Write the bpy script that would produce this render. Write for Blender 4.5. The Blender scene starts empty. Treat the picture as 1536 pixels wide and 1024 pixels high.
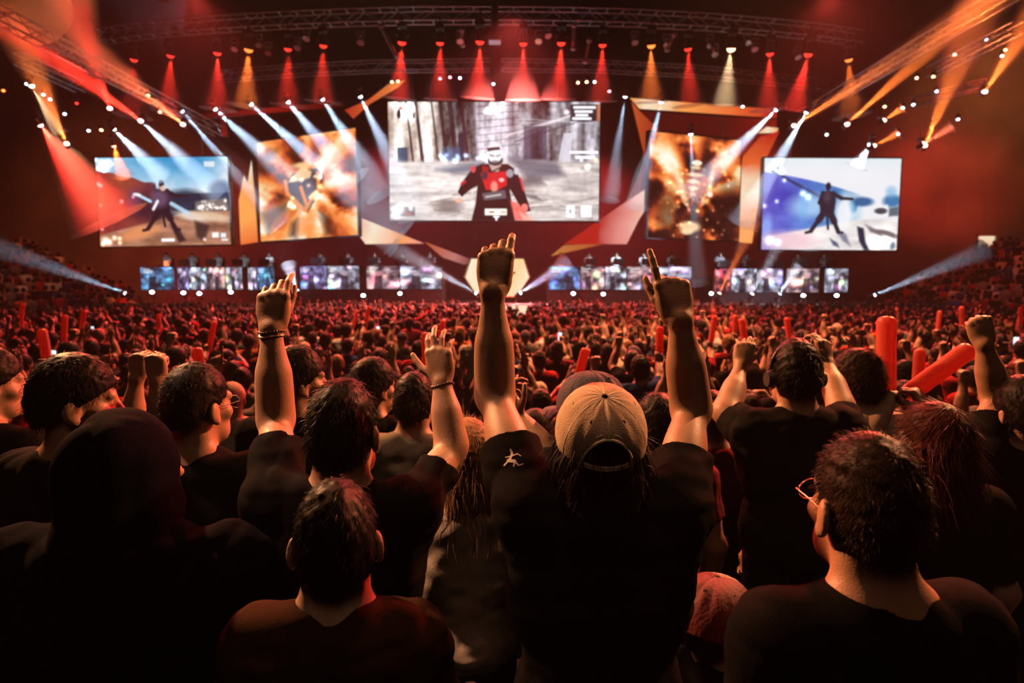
import bpy, math, random
import numpy as np
from mathutils import Vector, Matrix

random.seed(7)
RNG = np.random.default_rng(7)
sc = bpy.context.scene
COL = sc.collection
PI = math.pi

# ------------------------------------------------------------------ camera
FPX = 900.0
PITCH = math.atan(82.0 / FPX)
CAM = Vector((0.0, 0.0, 1.92))
cd = bpy.data.cameras.new('camera')
cd.sensor_width = 36.0
cd.lens = FPX / 1536.0 * 36.0
cd.clip_start, cd.clip_end = 0.05, 300
cd.dof.use_dof = True
cd.dof.focus_distance = 1.5
cd.dof.aperture_fstop = 3.2
cam = bpy.data.objects.new('camera', cd)
COL.objects.link(cam)
cam.location = CAM
cam.rotation_euler = (PI / 2 - PITCH, 0, 0)
sc.camera = cam

def at(px, py, Y):
    """world point seen at pixel (px, py) at distance Y along the hall"""
    u, v = (px - 768.0) / FPX, (512.0 - py) / FPX
    c, s = math.cos(PITCH), math.sin(PITCH)
    d = Vector((u, c + v * s, -s + v * c))
    return CAM + d * (Y / d.y)

# ------------------------------------------------------------------ tagging
def tag(o, label=None, cat=None, group=None, kind=None):
    if label: o['label'] = label
    if cat: o['category'] = cat
    if group: o['group'] = group
    if kind: o['kind'] = kind
    return o

def empty(name, loc=(0, 0, 0)):
    o = bpy.data.objects.new(name, None)
    COL.objects.link(o)
    o.location = loc
    o.empty_display_size = 0.1
    return o

def link_mesh(name, me, parent=None, loc=None):
    o = bpy.data.objects.new(name, me)
    COL.objects.link(o)
    if parent is not None: o.parent = parent
    if loc is not None: o.location = loc
    return o

def np_mesh(name, V, Fs, mats, midx=None, smooth=True):
    me = bpy.data.meshes.new(name)
    V = np.asarray(V, dtype=np.float32)
    Fs = np.asarray(Fs, dtype=np.int32)
    nf, k = Fs.shape
    me.vertices.add(len(V)); me.vertices.foreach_set('co', V.ravel())
    me.loops.add(nf * k); me.loops.foreach_set('vertex_index', Fs.ravel())
    me.polygons.add(nf)
    me.polygons.foreach_set('loop_start', np.arange(0, nf * k, k, dtype=np.int32))
    try: me.polygons.foreach_set('loop_total', np.full(nf, k, dtype=np.int32))
    except Exception: pass
    me.update(calc_edges=True)
    me.polygons.foreach_set('use_smooth', np.full(nf, smooth, dtype=bool))
    for m in mats: me.materials.append(m)
    if midx is not None:
        me.polygons.foreach_set('material_index', np.asarray(midx, dtype=np.int32))
    me.validate()
    return me

class MB:
    """collects shapes into one mesh"""
    def __init__(s): s.v, s.f, s.m, s.sm = [], [], [], []
    def add(s, vs, fs, m=0, smooth=False):
        b = len(s.v)
        s.v += [tuple(x) for x in vs]
        for f in fs:
            s.f.append(tuple(b + i for i in f)); s.m.append(m); s.sm.append(smooth)
    def box(s, lo, hi, m=0):
        x0, y0, z0 = lo; x1, y1, z1 = hi
        s.add([(x0,y0,z0),(x1,y0,z0),(x1,y1,z0),(x0,y1,z0),(x0,y0,z1),(x1,y0,z1),(x1,y1,z1),(x0,y1,z1)],
              [(0,3,2,1),(4,5,6,7),(0,1,5,4),(1,2,6,5),(2,3,7,6),(3,0,4,7)], m)
    def frame(s, d):
        d = Vector(d).normalized()
        a = Vector((0,0,1)) if abs(d.z) < .9 else Vector((1,0,0))
        x = d.cross(a).normalized(); y = d.cross(x).normalized()
        return d, x, y
    def cone(s, p0, p1, r0, r1, n=10, m=0, smooth=True, caps=True):
        p0, p1 = Vector(p0), Vector(p1)
        d, x, y = s.frame(p1 - p0)
        vs = []
        for p, r in ((p0, r0), (p1, r1)):
            for i in range(n):
                a = 2 * PI * i / n
                vs.append(p + x * (r * math.cos(a)) + y * (r * math.sin(a)))
        fs = [(i, (i+1) % n, n + (i+1) % n, n + i) for i in range(n)]
        s.add(vs, fs, m, smooth)
        if caps: s.add(vs[:n], [tuple(range(n))[::-1]], m); s.add(vs[n:], [tuple(range(n))], m)
    def tube(s, p0, p1, r, n=6, m=0): s.cone(p0, p1, r, r, n, m)
    def path(s, pts, r, n=6, m=0):
        for a, b in zip(pts[:-1], pts[1:]): s.cone(a, b, r, r, n, m)
    def ball(s, c, r, m=0, nu=12, nv=8, sc3=(1,1,1)):
        vs, fs = [], []
        for j in range(nv + 1):
            t = PI * j / nv
            for i in range(nu):
                a = 2*PI*i/nu
                vs.append((c[0]+r*sc3[0]*math.sin(t)*math.cos(a), c[1]+r*sc3[1]*math.sin(t)*math.sin(a), c[2]+r*sc3[2]*math.cos(t)))
        for j in range(nv):
            for i in range(nu):
                fs.append((j*nu+i, (j+1)*nu+i, (j+1)*nu+(i+1)%nu, j*nu+(i+1)%nu))
        s.add(vs, fs, m, True)
    def prism(s, front, off, m=0, mside=None):
        """closed prism: FRONT polygon (counter-clockwise seen from the camera side) pushed by OFF"""
        n = len(front); off = Vector(off)
        a = [Vector(p) for p in front]; b = [p + off for p in a]
        s.add(a, [tuple(range(n))], m)
        s.add(b, [tuple(range(n))[::-1]], m if mside is None else mside)
        for i in range(n):
            j = (i+1) % n
            s.add([a[i], b[i], b[j], a[j]], [(0,1,2,3)], m if mside is None else mside)
    def mesh(s, name, mats):
        me = bpy.data.meshes.new(name)
        me.from_pydata(s.v, [], s.f)
        for m in (mats if isinstance(mats, (list, tuple)) else [mats]): me.materials.append(m)
        me.polygons.foreach_set('material_index', s.m)
        me.polygons.foreach_set('use_smooth', s.sm)
        me.update()
        return me
    def build(s, name, mats, parent=None, origin=None):
        if origin is not None:
            o3 = Vector(origin); s.v = [tuple(Vector(p) - o3) for p in s.v]
        o = link_mesh(name, s.mesh(name, mats), parent, origin)
        return o

# ------------------------------------------------------------------ materials
def lin(c):
    return tuple(((x / 12.92) if x <= .04045 else ((x + .055) / 1.055) ** 2.4) for x in c)

def nt(name):
    m = bpy.data.materials.new(name); m.use_nodes = True
    t = m.node_tree; t.nodes.clear()
    out = t.nodes.new('ShaderNodeOutputMaterial')
    return m, t, out

def mat(name, col, rough=.6, metal=0., var=.25, scale=12., bump=0., spec=.5, sheen=0., sss=0., bscale=None, stretch=None):
    m, t, out = nt(name)
    b = t.nodes.new('ShaderNodeBsdfPrincipled')
    t.links.new(b.outputs[0], out.inputs[0])
    tc = t.nodes.new('ShaderNodeTexCoord')
    vec = tc.outputs['Object']
    if stretch:
        mp = t.nodes.new('ShaderNodeMapping'); mp.inputs['Scale'].default_value = stretch
        t.links.new(vec, mp.inputs[0]); vec = mp.outputs[0]
    n = t.nodes.new('ShaderNodeTexNoise'); n.inputs['Scale'].default_value = scale; n.inputs['Detail'].default_value = 4
    t.links.new(vec, n.inputs['Vector'])
    r = t.nodes.new('ShaderNodeValToRGB')
    c0 = [x * (1 - var) for x in col[:3]] + [1]; c1 = [min(1, x * (1 + var)) for x in col[:3]] + [1]
    r.color_ramp.elements[0].position = .3; r.color_ramp.elements[1].position = .7
    r.color_ramp.elements[0].color = c0; r.color_ramp.elements[1].color = c1
    t.links.new(n.outputs[0], r.inputs[0]); t.links.new(r.outputs[0], b.inputs['Base Color'])
    b.inputs['Roughness'].default_value = rough; b.inputs['Metallic'].default_value = metal
    b.inputs['Specular IOR Level'].default_value = spec
    if sheen: b.inputs['Sheen Weight'].default_value = sheen
    if sss:
        b.inputs['Subsurface Weight'].default_value = sss
        b.inputs['Subsurface Radius'].default_value = (.012, .005, .003)
        b.inputs['Subsurface Scale'].default_value = .6
    if bump:
        n2 = t.nodes.new('ShaderNodeTexNoise'); n2.inputs['Scale'].default_value = bscale or scale * 3; n2.inputs['Detail'].default_value = 5
        t.links.new(vec, n2.inputs['Vector'])
        bp = t.nodes.new('ShaderNodeBump'); bp.inputs['Strength'].default_value = bump; bp.inputs['Distance'].default_value = .02
        t.links.new(n2.outputs[0], bp.inputs['Height']); t.links.new(bp.outputs[0], b.inputs['Normal'])
    return m

def emit(name, col, s):
    m, t, out = nt(name)
    e = t.nodes.new('ShaderNodeEmission'); e.inputs[0].default_value = (*col[:3], 1); e.inputs[1].default_value = s
    t.links.new(e.outputs[0], out.inputs[0])
    return m

def led_mat(name, stops, s=1.0, scale=.5, direction=(0, 0, 1), span=(0, 1), warp=.25):
    """an LED panel's moving-colour pattern: a ramp along DIRECTION (object space), warped by noise"""
    m, t, out = nt(name)
    tc = t.nodes.new('ShaderNodeTexCoord')
    dt = t.nodes.new('ShaderNodeVectorMath'); dt.operation = 'DOT_PRODUCT'
    t.links.new(tc.outputs['Object'], dt.inputs[0]); dt.inputs[1].default_value = Vector(direction).normalized()
    mr = t.nodes.new('ShaderNodeMapRange'); mr.inputs['From Min'].default_value = span[0]; mr.inputs['From Max'].default_value = span[1]
    t.links.new(dt.outputs['Value'], mr.inputs['Value'])
    n = t.nodes.new('ShaderNodeTexNoise'); n.inputs['Scale'].default_value = scale; n.inputs['Detail'].default_value = 3
    t.links.new(tc.outputs['Object'], n.inputs['Vector'])
    ma = t.nodes.new('ShaderNodeMath'); ma.operation = 'MULTIPLY_ADD'
    t.links.new(n.outputs[0], ma.inputs[0]); ma.inputs[1].default_value = warp * 2; ma.inputs[2].default_value = -warp
    ad = t.nodes.new('ShaderNodeMath'); ad.operation = 'ADD'
    t.links.new(mr.outputs[0], ad.inputs[0]); t.links.new(ma.outputs[0], ad.inputs[1])
    r = t.nodes.new('ShaderNodeValToRGB')
    el = r.color_ramp.elements
    while len(el) < len(stops): el.new(.5)
    for e, (p, c) in zip(el, stops): e.position = p; e.color = (*lin(c), 1)
    t.links.new(ad.outputs[0], r.inputs[0])
    em = t.nodes.new('ShaderNodeEmission'); em.inputs[1].default_value = s
    t.links.new(r.outputs[0], em.inputs[0]); t.links.new(em.outputs[0], out.inputs[0])
    return m

def image_mat(name, img, s=1.0):
    """a screen that shows the picture IMG (painted in this script)"""
    h, w, _ = img.shape
    im = bpy.data.images.new(name, w, h, float_buffer=True)
    im.colorspace_settings.name = 'Non-Color'
    px = np.ones((h, w, 4), dtype=np.float32)
    c = np.clip(img, 0, None)
    px[..., :3] = np.where(c <= .04045, c / 12.92, ((c + .055) / 1.055) ** 2.4)
    im.pixels.foreach_set(px[::-1].ravel())
    im.update()
    m, t, out = nt(name)
    tx = t.nodes.new('ShaderNodeTexImage'); tx.image = im; tx.extension = 'EXTEND'
    e = t.nodes.new('ShaderNodeEmission'); e.inputs[1].default_value = s
    t.links.new(tx.outputs[0], e.inputs[0]); t.links.new(e.outputs[0], out.inputs[0])
    return m

M = {}
M['truss'] = mat('truss_metal', (.42, .42, .45), .38, 1., .2, 6)
M['black'] = mat('black_housing', (.02, .02, .022), .45, 0., .3, 8)
M['dark'] = mat('dark_stage_paint', (.03, .028, .03), .55, 0., .3, 3)
M['deck'] = mat('stage_deck_gloss', (.05, .045, .05), .3, 0., .3, 1.2)
M['floor'] = mat('arena_floor', (.06, .05, .05), .6, 0., .4, 1.0, .1)
M['wall'] = mat('arena_wall', (.16, .15, .15), .85, 0., .35, .25, .05, bscale=3)
M['ceiling'] = mat('arena_ceiling', (.012, .012, .013), .9, 0., .3, .5)
M['concrete'] = mat('riser_concrete', (.09, .085, .08), .8, 0., .3, 2, .1)
# ------------------------------------------------------------------ the hall
FLOOR_Z = -0.6
def struct(name, mb, m):
    return tag(mb.build(name, m), kind='structure')
b = MB(); b.box((-38.4, -6, FLOOR_Z - .3), (38.4, 44.4, FLOOR_Z)); struct('floor', b, M['floor'])
b = MB(); b.box((-8, -5.8, FLOOR_Z), (8, 2.95, 0.0)); struct('floor_riser', b, mat('riser_carpet', (.02, .018, .018), .9, 0, .3, 4, .2))
b = MB(); b.box((-38.4, 44, FLOOR_Z), (38.4, 44.4, 24)); struct('wall_back', b, M['wall'])
b = MB(); b.box((-38.4, -6, FLOOR_Z), (-38, 44, 24)); struct('wall_left', b, M['wall'])
b = MB(); b.box((38, -6, FLOOR_Z), (38.4, 44, 24)); struct('wall_right', b, M['wall'])
b = MB(); b.box((-38.4, -6.4, FLOOR_Z), (38.4, -6, 24)); struct('wall_rear', b, M['ceiling'])
b = MB(); b.box((-38.4, -6.4, 24), (38.4, 44.4, 24.4)); struct('ceiling', b, M['ceiling'])

# lit doorway at the top of the right-hand stand
dp = at(1478, 373, 43.9)
dr = empty('door_1', (dp.x, 43.9, dp.z - 1.0)); tag(dr, kind='structure')
b = MB()
for x in (-.72, .62): b.box((x, -.12, 0), (x + .1, .06, 2.0))
b.box((-.72, -.12, 1.9), (.72, .06, 2.0)); b.build('door_frame', mat('door_frame_paint', (.5, .45, .4), .5), dr)
b = MB(); b.box((-.62, .02, 0), (.62, .06, 1.9))
b.build('door_opening', led_mat('lit_corridor', [(0, (.35, .25, .2)), (.5, (.62, .45, .35)), (.8, (1, .85, .68)), (1, (1, .93, .8))], .9, 1.5, (0, 0, 1), (0, 1.9), .1), dr)
b = MB(); b.box((-.35, -.03, 0), (.15, .0, 1.35)); b.build('door_leaf', mat('door_leaf_paint', (.25, .18, .13), .6), dr)

# ------------------------------------------------------------------ picture painter for the LED screens
def fbm(h, w, sx, sy, oct=4, seed=0):
    r = np.random.default_rng(seed); out = np.zeros((h, w)); amp = 1; tot = 0
    for o in range(oct):
        gh, gw = max(2, int(sy * 2 ** o)) + 2, max(2, int(sx * 2 ** o)) + 2
        g = r.random((gh, gw))
        y = np.linspace(0, gh - 1.001, h); x = np.linspace(0, gw - 1.001, w)
        y0, x0 = y.astype(int), x.astype(int); fy, fx = (y - y0)[:, None], (x - x0)[None]
        fy, fx = fy*fy*(3-2*fy), fx*fx*(3-2*fx)
        out += amp * ((g[y0][:, x0] * (1-fx) + g[y0][:, x0+1] * fx) * (1-fy) + (g[y0+1][:, x0] * (1-fx) + g[y0+1][:, x0+1] * fx) * fy)
        tot += amp; amp *= .55
    return out / tot

class Pic:
    def __init__(s, w, h, col=(0, 0, 0)):
        s.w, s.h = w, h; s.a = np.zeros((h, w, 3)) + np.array(col)
        s.v, s.u = np.meshgrid((np.arange(h) + .5) / h, (np.arange(w) + .5) / w, indexing='ij')
        s.asp = w / h
    def put(s, mask, col, al=1.):
        mk = (np.clip(mask, 0, 1) * al)[..., None]
        s.a = s.a * (1 - mk) + (np.array(col) if not isinstance(col, np.ndarray) else col) * mk
    def addc(s, mask, col): s.a = s.a + np.clip(mask, 0, 1)[..., None] * np.array(col)
    def poly(s, pts, col, al=1., soft=.004):
        ins = np.zeros((s.h, s.w), bool); dmin = np.full((s.h, s.w), 9.)
        X, Y = s.u * s.asp, s.v
        P = [(p[0] * s.asp, p[1]) for p in pts]
        for (x0, y0), (x1, y1) in zip(P, P[1:] + P[:1]):
            cond = ((y0 > Y) != (y1 > Y))
            with np.errstate(divide='ignore', invalid='ignore'):
                xi = (x1 - x0) * (Y - y0) / (y1 - y0 if y1 != y0 else 1e-9) + x0
            ins ^= cond & (X < xi)
            dx, dy = x1 - x0, y1 - y0
            t = np.clip(((X - x0) * dx + (Y - y0) * dy) / (dx*dx + dy*dy + 1e-12), 0, 1)
            dmin = np.minimum(dmin, np.hypot(X - x0 - t*dx, Y - y0 - t*dy))
        sd = np.where(ins, dmin, -dmin)
        s.put(np.clip(sd / soft + .5, 0, 1), col, al)
    def ell(s, c, r, col, al=1., soft=.15, ang=0.):
        x, y = (s.u - c[0]) * s.asp, s.v - c[1]
        ca, sa = math.cos(ang), math.sin(ang)
        x, y = x*ca + y*sa, -x*sa + y*ca
        d = np.hypot(x / r[0], y / r[1])
        s.put(np.clip((1 - d) / soft + .5, 0, 1), col, al)
    def line(s, a, b2, r, col, al=1., soft=.5):
        ax, ay, bx, by = a[0]*s.asp, a[1], b2[0]*s.asp, b2[1]
        X, Y = s.u*s.asp, s.v; dx, dy = bx-ax, by-ay
        t = np.clip(((X-ax)*dx + (Y-ay)*dy) / (dx*dx+dy*dy+1e-9), 0, 1)
        d = np.hypot(X-ax-t*dx, Y-ay-t*dy)
        s.put(np.clip((1 - d / r) / soft, 0, 1), col, al)
    def glow(s, c, r, col, al=1.):
        d2 = ((s.u-c[0])*s.asp)**2 + (s.v-c[1])**2
        s.addc(np.exp(-d2 / (r*r)) * al, col)
    def rect(s, u0, v0, u1, v1, col, al=1.): s.poly([(u0, v0), (u1, v0), (u1, v1), (u0, v1)], col, al)

def paint_main():
    p = Pic(720, 400); u, v = p.u, p.v
    # ruined street: walls of tall blocks either side, pale square in front
    cols = fbm(p.h, p.w, 26, 1.5, 3, 3); fine = fbm(p.h, p.w, 60, 30, 3, 4); big = fbm(p.h, p.w, 6, 4, 3, 5)
    base = .55 + .5 * (cols - .5) * 2.2 + .35 * (fine - .5)
    base += np.interp(u, [0, .2, .27, .37, .42, .55, .62, .73, .82, 1], [.42, .35, -.12, -.3, .12, .12, -.05, -.22, .02, .02])
    base = np.clip(base, .05, 1.15)
    warm = np.clip(np.interp(u, [0, .22, .3, 1], [1, .7, .15, .1]) * (1.2 - base), 0, 1)
    p.a = np.stack([base * (1 + .12*warm), base * (1 - .12*warm), base * (1 - .28*warm + .06*(u > .28))], -1)
    for (x, w_, d) in ((.085, .008, .8), (.13, .012, .85), (.205, .007, .7), (.245, .014, .75), (.29, .018, .7), (.345, .014, .75)):
        p.line((x, .0), (x + .03, .5), w_ * 1.6, (.14, .08, .08), d)
    for k in range(7): p.line((.42, .04 + .06*k), (.62, .02 + .055*k), .005, (.2, .2, .24), .5)
    for k in range(5): p.line((.62, .30 - .04*k), (.97, .02 - .02*k + .06*k), .006, (.9, .9, .93), .5)
    p.line((.56, .28), (.98, .05), .012, (.95, .93, .95), .7); p.line((.6, .33), (.98, .12), .006, (.2, .2, .26), .7)
    p.rect(.64, .2, .75, .55, (.2, .2, .27), .65); p.rect(.33, .26, .36, .55, (.1, .11, .17), .8)
    p.poly([(.83, .26), (.87, .26), (.86, .62), (.79, .62)], (.92, .92, .97), .75)
    p.rect(.25, .38, .34, .5, (.25, .42, .62), .5); p.rect(.04, .38, .09, .52, (.12, .2, .33), .8)
    # ground
    g = fbm(p.h, p.w, 7, 30, 4, 9); tone = .86 + .5 * (g - .5) + .14 * (fine - .5)
    tone -= np.clip((u - .55) * .3, 0, 1) * (v > .5) * .6
    grd = np.stack([tone, tone * .965, tone * .95], -1)
    mask = np.clip((v - (.48 + .04 * (big - .5))) / .03, 0, 1)
    p.a = p.a * (1 - mask[..., None]) + grd * mask[..., None]
    p.poly([(.22, .56), (.45, .5), (.52, .58), (.3, .6)], (.3, .36, .46), .7, .05)
    p.poly([(.56, .46), (.8, .5), (.84, .62), (.66, .66)], (.25, .27, .34), .65, .06)
    p.poly([(.58, .66), (.72, .63), (.75, .7), (.63, .72)], (.3, .28, .3), .6, .04)
    p.ell((.28, .88), (.11, .055), (.42, .38, .37), .7, .9)
    p.poly([(.64, .78), (.7, .79), (.73, .83), (.67, .81)], (.15, .15, .17), .7, .03)
    for k in range(22):
        r = random.Random(k); x, y = r.uniform(.1, .95), r.uniform(.55, .98)
        p.line((x, y), (x + r.uniform(.05, .14), y - r.uniform(-.03, .05)), r.uniform(.006, .02), (.5, .45, .42), .4)
    for k in range(16):
        r = random.Random(k + 90); p.glow((r.uniform(.22, .48), r.uniform(.44, .5)), .018, (.5, .6, .75))
    # masked figure in a red and black jacket, walking towards the viewer
    K, R, R2 = (.11, .07, .08), (.80, .12, .14), (.6, .1, .12)
    p.poly([(.42, .70), (.57, .70), (.585, .86), (.6, 1.0), (.39, 1.0), (.41, .86)], K)
    p.poly([(.395, .56), (.44, .52), (.565, .52), (.605, .57), (.63, .68), (.66, .83), (.675, .92), (.64, .93), (.61, .84), (.575, .73), (.57, .82), (.42, .82), (.425, .70), (.385, .74), (.345, .8), (.325, .76), (.345, .68)], K)
    p.poly([(.435, .6), (.56, .58), (.56, .70), (.52, .74), (.46, .74)], R)
    p.poly([(.445, .53), (.475, .55), (.47, .62), (.44, .62)], R2); p.ell((.4, .565), (.022, .03), (.85, .3, .33)); p.ell((.605, .58), (.02, .03), (.8, .8, .84))
    p.ell((.455, .62), (.025, .035), (.22, .17, .22)); p.ell((.575, .6), (.03, .035), (.65, .67, .72), .9); p.ell((.535, .655), (.022, .016), (.95, .75, .75))
    p.ell((.5, .715), (.03, .05), (.97, .68, .6), .8, .6); p.line((.345, .69), (.36, .67), .016, (.75, .15, .17)); p.line((.625, .64), (.64, .74), .012, (.85, .25, .28))
    p.poly([(.44, .77), (.55, .74), (.56, .81), (.45, .83)], (.35, .34, .36)); p.line((.46, .8), (.53, .78), .01, (.75, .74, .75))
    p.ell((.33, .83), (.03, .02), (.95, .72, .6)); p.ell((.645, .89), (.03, .035), (.95, .5, .45))
    p.poly([(.575, .83), (.62, .86), (.68, 1.0), (.6, 1.0)], (.95, .42, .38), .9, .02); p.poly([(.62, .93), (.66, .96), (.69, 1.), (.64, 1.)], (1, .75, .68), .8, .02)
    p.poly([(.475, .52), (.535, .52), (.52, .585), (.49, .585)], (.75, .66, .62)); p.line((.485, .59), (.54, .54), .008, (.08, .08, .09))
    p.ell((.503, .435), (.075, .098), (.90, .91, .93)); p.ell((.505, .49), (.066, .045), (.1, .1, .12), .9); p.ell((.503, .45), (.062, .058), (.93, .94, .95))
    p.poly([(.465, .385), (.525, .375), (.53, .40), (.5, .405), (.47, .415)], (.13, .13, .16)); p.line((.48, .445), (.5, .455), .006, (.15, .15, .18)); p.line((.512, .455), (.528, .445), .006, (.15, .15, .18))
    p.ell((.505, .5), (.03, .01), (.5, .5, .52)); p.ell((.552, .445), (.012, .025), (.97, .97, .98))
    # head-up display patches
    W = (1.05, 1.05, 1.08)
    p.rect(.86, .02, .995, .16, (.1, .09, .11), .85); p.rect(.985, .02, 1, .16, (.9, .5, .3), .7)
    for (y, x0, x1) in ((.045, .875, .98), (.08, .88, .965), (.11, .885, .945), (.138, .87, .96)): p.rect(x0, y - .01, x1, y + .01, W)
    p.glow((.845, .085), .02, (.9, .8, .8)); p.rect(.86, .41, .995, .43, W); p.rect(.885, .45, .98, .475, W, .9); p.glow((.985, .485), .012, (.9, .4, .0)); p.glow((.945, .545), .02, (.9, .9, .9)); p.glow((.915, .485), .012, (.5, .7, .9))
    for (x, y, r) in ((.03, .02, .03), (.05, .09, .03), (.1, .03, .03), (.1, .1, .05), (.09, .07, .03), (.115, .05, .02), (.17, .03, .02), (.185, .05, .018), (.49, .02, .02), (.5, .055, .03), (.47, .055, .015), (.53, .05, .015), (.48, .085, .02), (.46, .085, .015), (.54, .01, .015), (.515, .08, .02)): p.glow((x, y), r, (.9, .9, .92))
    p.ell((.05, .1), (.02, .04), (.1, .08, .08), .9); p.ell((.12, .11), (.012, .03), (.1, .08, .08), .8); p.ell((.06, .055), (.02, .012), (.9, .4, .3), .9)
    p.rect(.025, .885, .12, .965, (.15, .12, .13), .7); p.rect(.075, .935, .105, .955, (.75, .3, .2), .9)
    for (x, y, r) in ((.05, .91, .04), (.03, .95, .03), (.1, .9, .02), (.035, .9, .02)): p.glow((x, y), r, (.8, .8, .8))
    p.rect(.455, .90, .56, .955, (1, .99, .95)); p.rect(.475, .922, .5, .935, (.6, .3, .2)); p.rect(.53, .922, .555, .935, (.85, .6, .45)); p.rect(.495, .96, .525, .975, W); p.rect(.505, .97, .515, 1, W)
    p.rect(.845, .87, .885, .97, W, .95); p.rect(.858, .9, .87, .94, (.7, .7, .72)); p.rect(.915, .87, .965, .97, W, .9)
    return p.a * 1.04

def figure_game(p, K, u0, v0, s):
    a = 1 / p.asp
    q = lambda x, y: (u0 + x * s * a * 1.5, v0 + y * s)
    for x0, y0, x1, y1, r in ((-.03, .08, -.10, .24, .05), (-.10, .24, -.19, .44, .032), (-.19, .45, -.25, .47, .022), (.03, .08, .09, .26, .05), (.09, .26, .15, .46, .032), (.15, .46, .20, .47, .022), (.0, .15, .02, .40, .018),
                              (.06, -.25, .17, -.16, .03), (.17, -.16, .30, -.15, .022), (-.06, -.25, -.10, -.08, .03), (-.10, -.08, -.04, .02, .024)): p.line(q(x0, y0), q(x1, y1), r * s * 1.5, K, 1., .35)
    p.poly([q(-.085, -.29), q(.085, -.29), q(.10, -.10), (q(.085, .12)), q(-.085, .12), q(-.10, -.1)], K, 1., .02)
    p.ell(q(0, -.375), (.05 * s, .075 * s), K, 1., .3); p.line(q(0, -.33), q(0, -.27), .03 * s, K)

def paint_left():
    p = Pic(480, 320); u, v = p.u, p.v
    n = fbm(p.h, p.w, 5, 4, 4, 21); f = fbm(p.h, p.w, 40, 30, 3, 22)
    blue = np.clip(1.05 - np.hypot((u - .55) * 1.5, (v + .02) * 2.2) * 1.15 + (n - .5) * .6, 0, 1)
    p.a = np.stack([.88 - .82*blue, .93 - .40*blue, .98 - .2*blue], -1)
    hill = .13 + .36 * u + .01*np.sin(u*40) ; hill = np.where(u > .45, .40 + .0*u, np.minimum(hill, .40))
    mk = np.clip((v - hill) / .012, 0, 1)
    far = np.stack([.10 + .1*f, .15 + .1*f, .22 + .12*f], -1); p.put(mk, far)
    mk2 = mk * np.clip((.60 - u) / .25, 0, 1); slope = np.stack([.52 + .3*(n - .5) + .35*np.clip(.35 - u, 0, 1), .20 + .2*(n - .5) + .08*f, .13 + .1*f + .14*u], -1); p.put(mk2, slope)
    p.ell((.08, .42), (.14, .14), (.72, .28, .16), .6, .9); p.ell((.35, .55), (.2, .14), (.2, .1, .15), .7, .9); p.ell((.28, .48), (.08, .12), (.45, .3, .5), .5, .9)
    g = fbm(p.h, p.w, 6, 14, 4, 23); ground = np.stack([.66 + .5*(g - .5), .46 + .4*(g - .5), .36 + .35*(g - .5)], -1)
    line = .86 - .26 * np.clip(u, 0, .7) / .7 ; p.put(np.clip((v - line) / .02, 0, 1), ground)
    p.ell((.3, .85), (.25, .07), (.95, .6, .38), .8, .8, -.25); p.ell((.72, .67), (.2, .05), (.95, .88, .82), .9, .8, .2); p.ell((.88, .68), (.2, .05), (.95, .82, .7), .85, .8, .25)
    p.poly([(.58, .75), (.66, .95), (.6, .97), (.54, .75)], (.15, .1, .12), .85, .03); p.poly([(.73, .72), (.84, .78), (.8, .98), (.74, .9)], (.18, .13, .14), .8, .04)
    p.poly([(.74, .5), (.98, .46), (1, .6), (.74, .62)], (.55, .5, .48), .9, .02)
    for k in range(26):
        r = random.Random(k); p.glow((r.uniform(.74, .98), r.uniform(.49, .6)), .015, (.5, .48, .46))
    p.ell((.93, .37), (.12, .1), (.2, .33, .48), .8, .7); p.ell((.66, .44), (.2, .08), (.1, .16, .24), .8, .8)
    figure_game(p, (.16, .1, .14), .49, .53, .62); p.ell((.47, .46), (.1, .1), (.5, .36, .5), .75, .8); p.line((.42, .58), (.455, .49), .02, (1, 1, 1))
    p.ell((.50, .345), (.03, .03), (.95, .8, .68), .9); p.line((.3, .41), (.4, .49), .022, (.75, .9, 1)); p.line((.56, .52), (.68, .63), .03, (.75, .9, 1), .9); p.line((.28, .41), (.32, .42), .02, (1, 1, 1))
    for (x, y, r) in ((.05, .06, .035), (.07, .1, .04), (.1, .05, .03), (.02, .12, .022), (.12, .07, .02), (.06, .14, .02), (.0, .02, .02)): p.glow((x, y), r, (.9, .85, .8))
    for (x, y, r) in ((.18, .49, .02), (.02, .53, .015), (.27, .44, .015), (.01, .29, .02), (.03, .31, .02), (.02, .8, .014)): p.glow((x, y), r, (.8, .65, .75))
    p.rect(.82, .05, .9, .11, (1, 1, 1), .8); p.rect(.47, .92, .57, .955, (1.05, 1.05, 1.05)); p.rect(.86, .86, .91, .92, (1, 1, 1)); p.rect(.925, .87, .965, .92, (.95, .98, 1)); p.rect(.93, .935, .98, .96, (1, 1, 1), .9)
    for (x, y, r) in ((.04, .93, .04), (.07, .95, .03), (.11, .9, .025), (.15, .91, .02), (.15, .96, .02), (.02, .97, .02), (.8, .94, .02)): p.glow((x, y), r, (.85, .75, .7))
    return p.a

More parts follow.
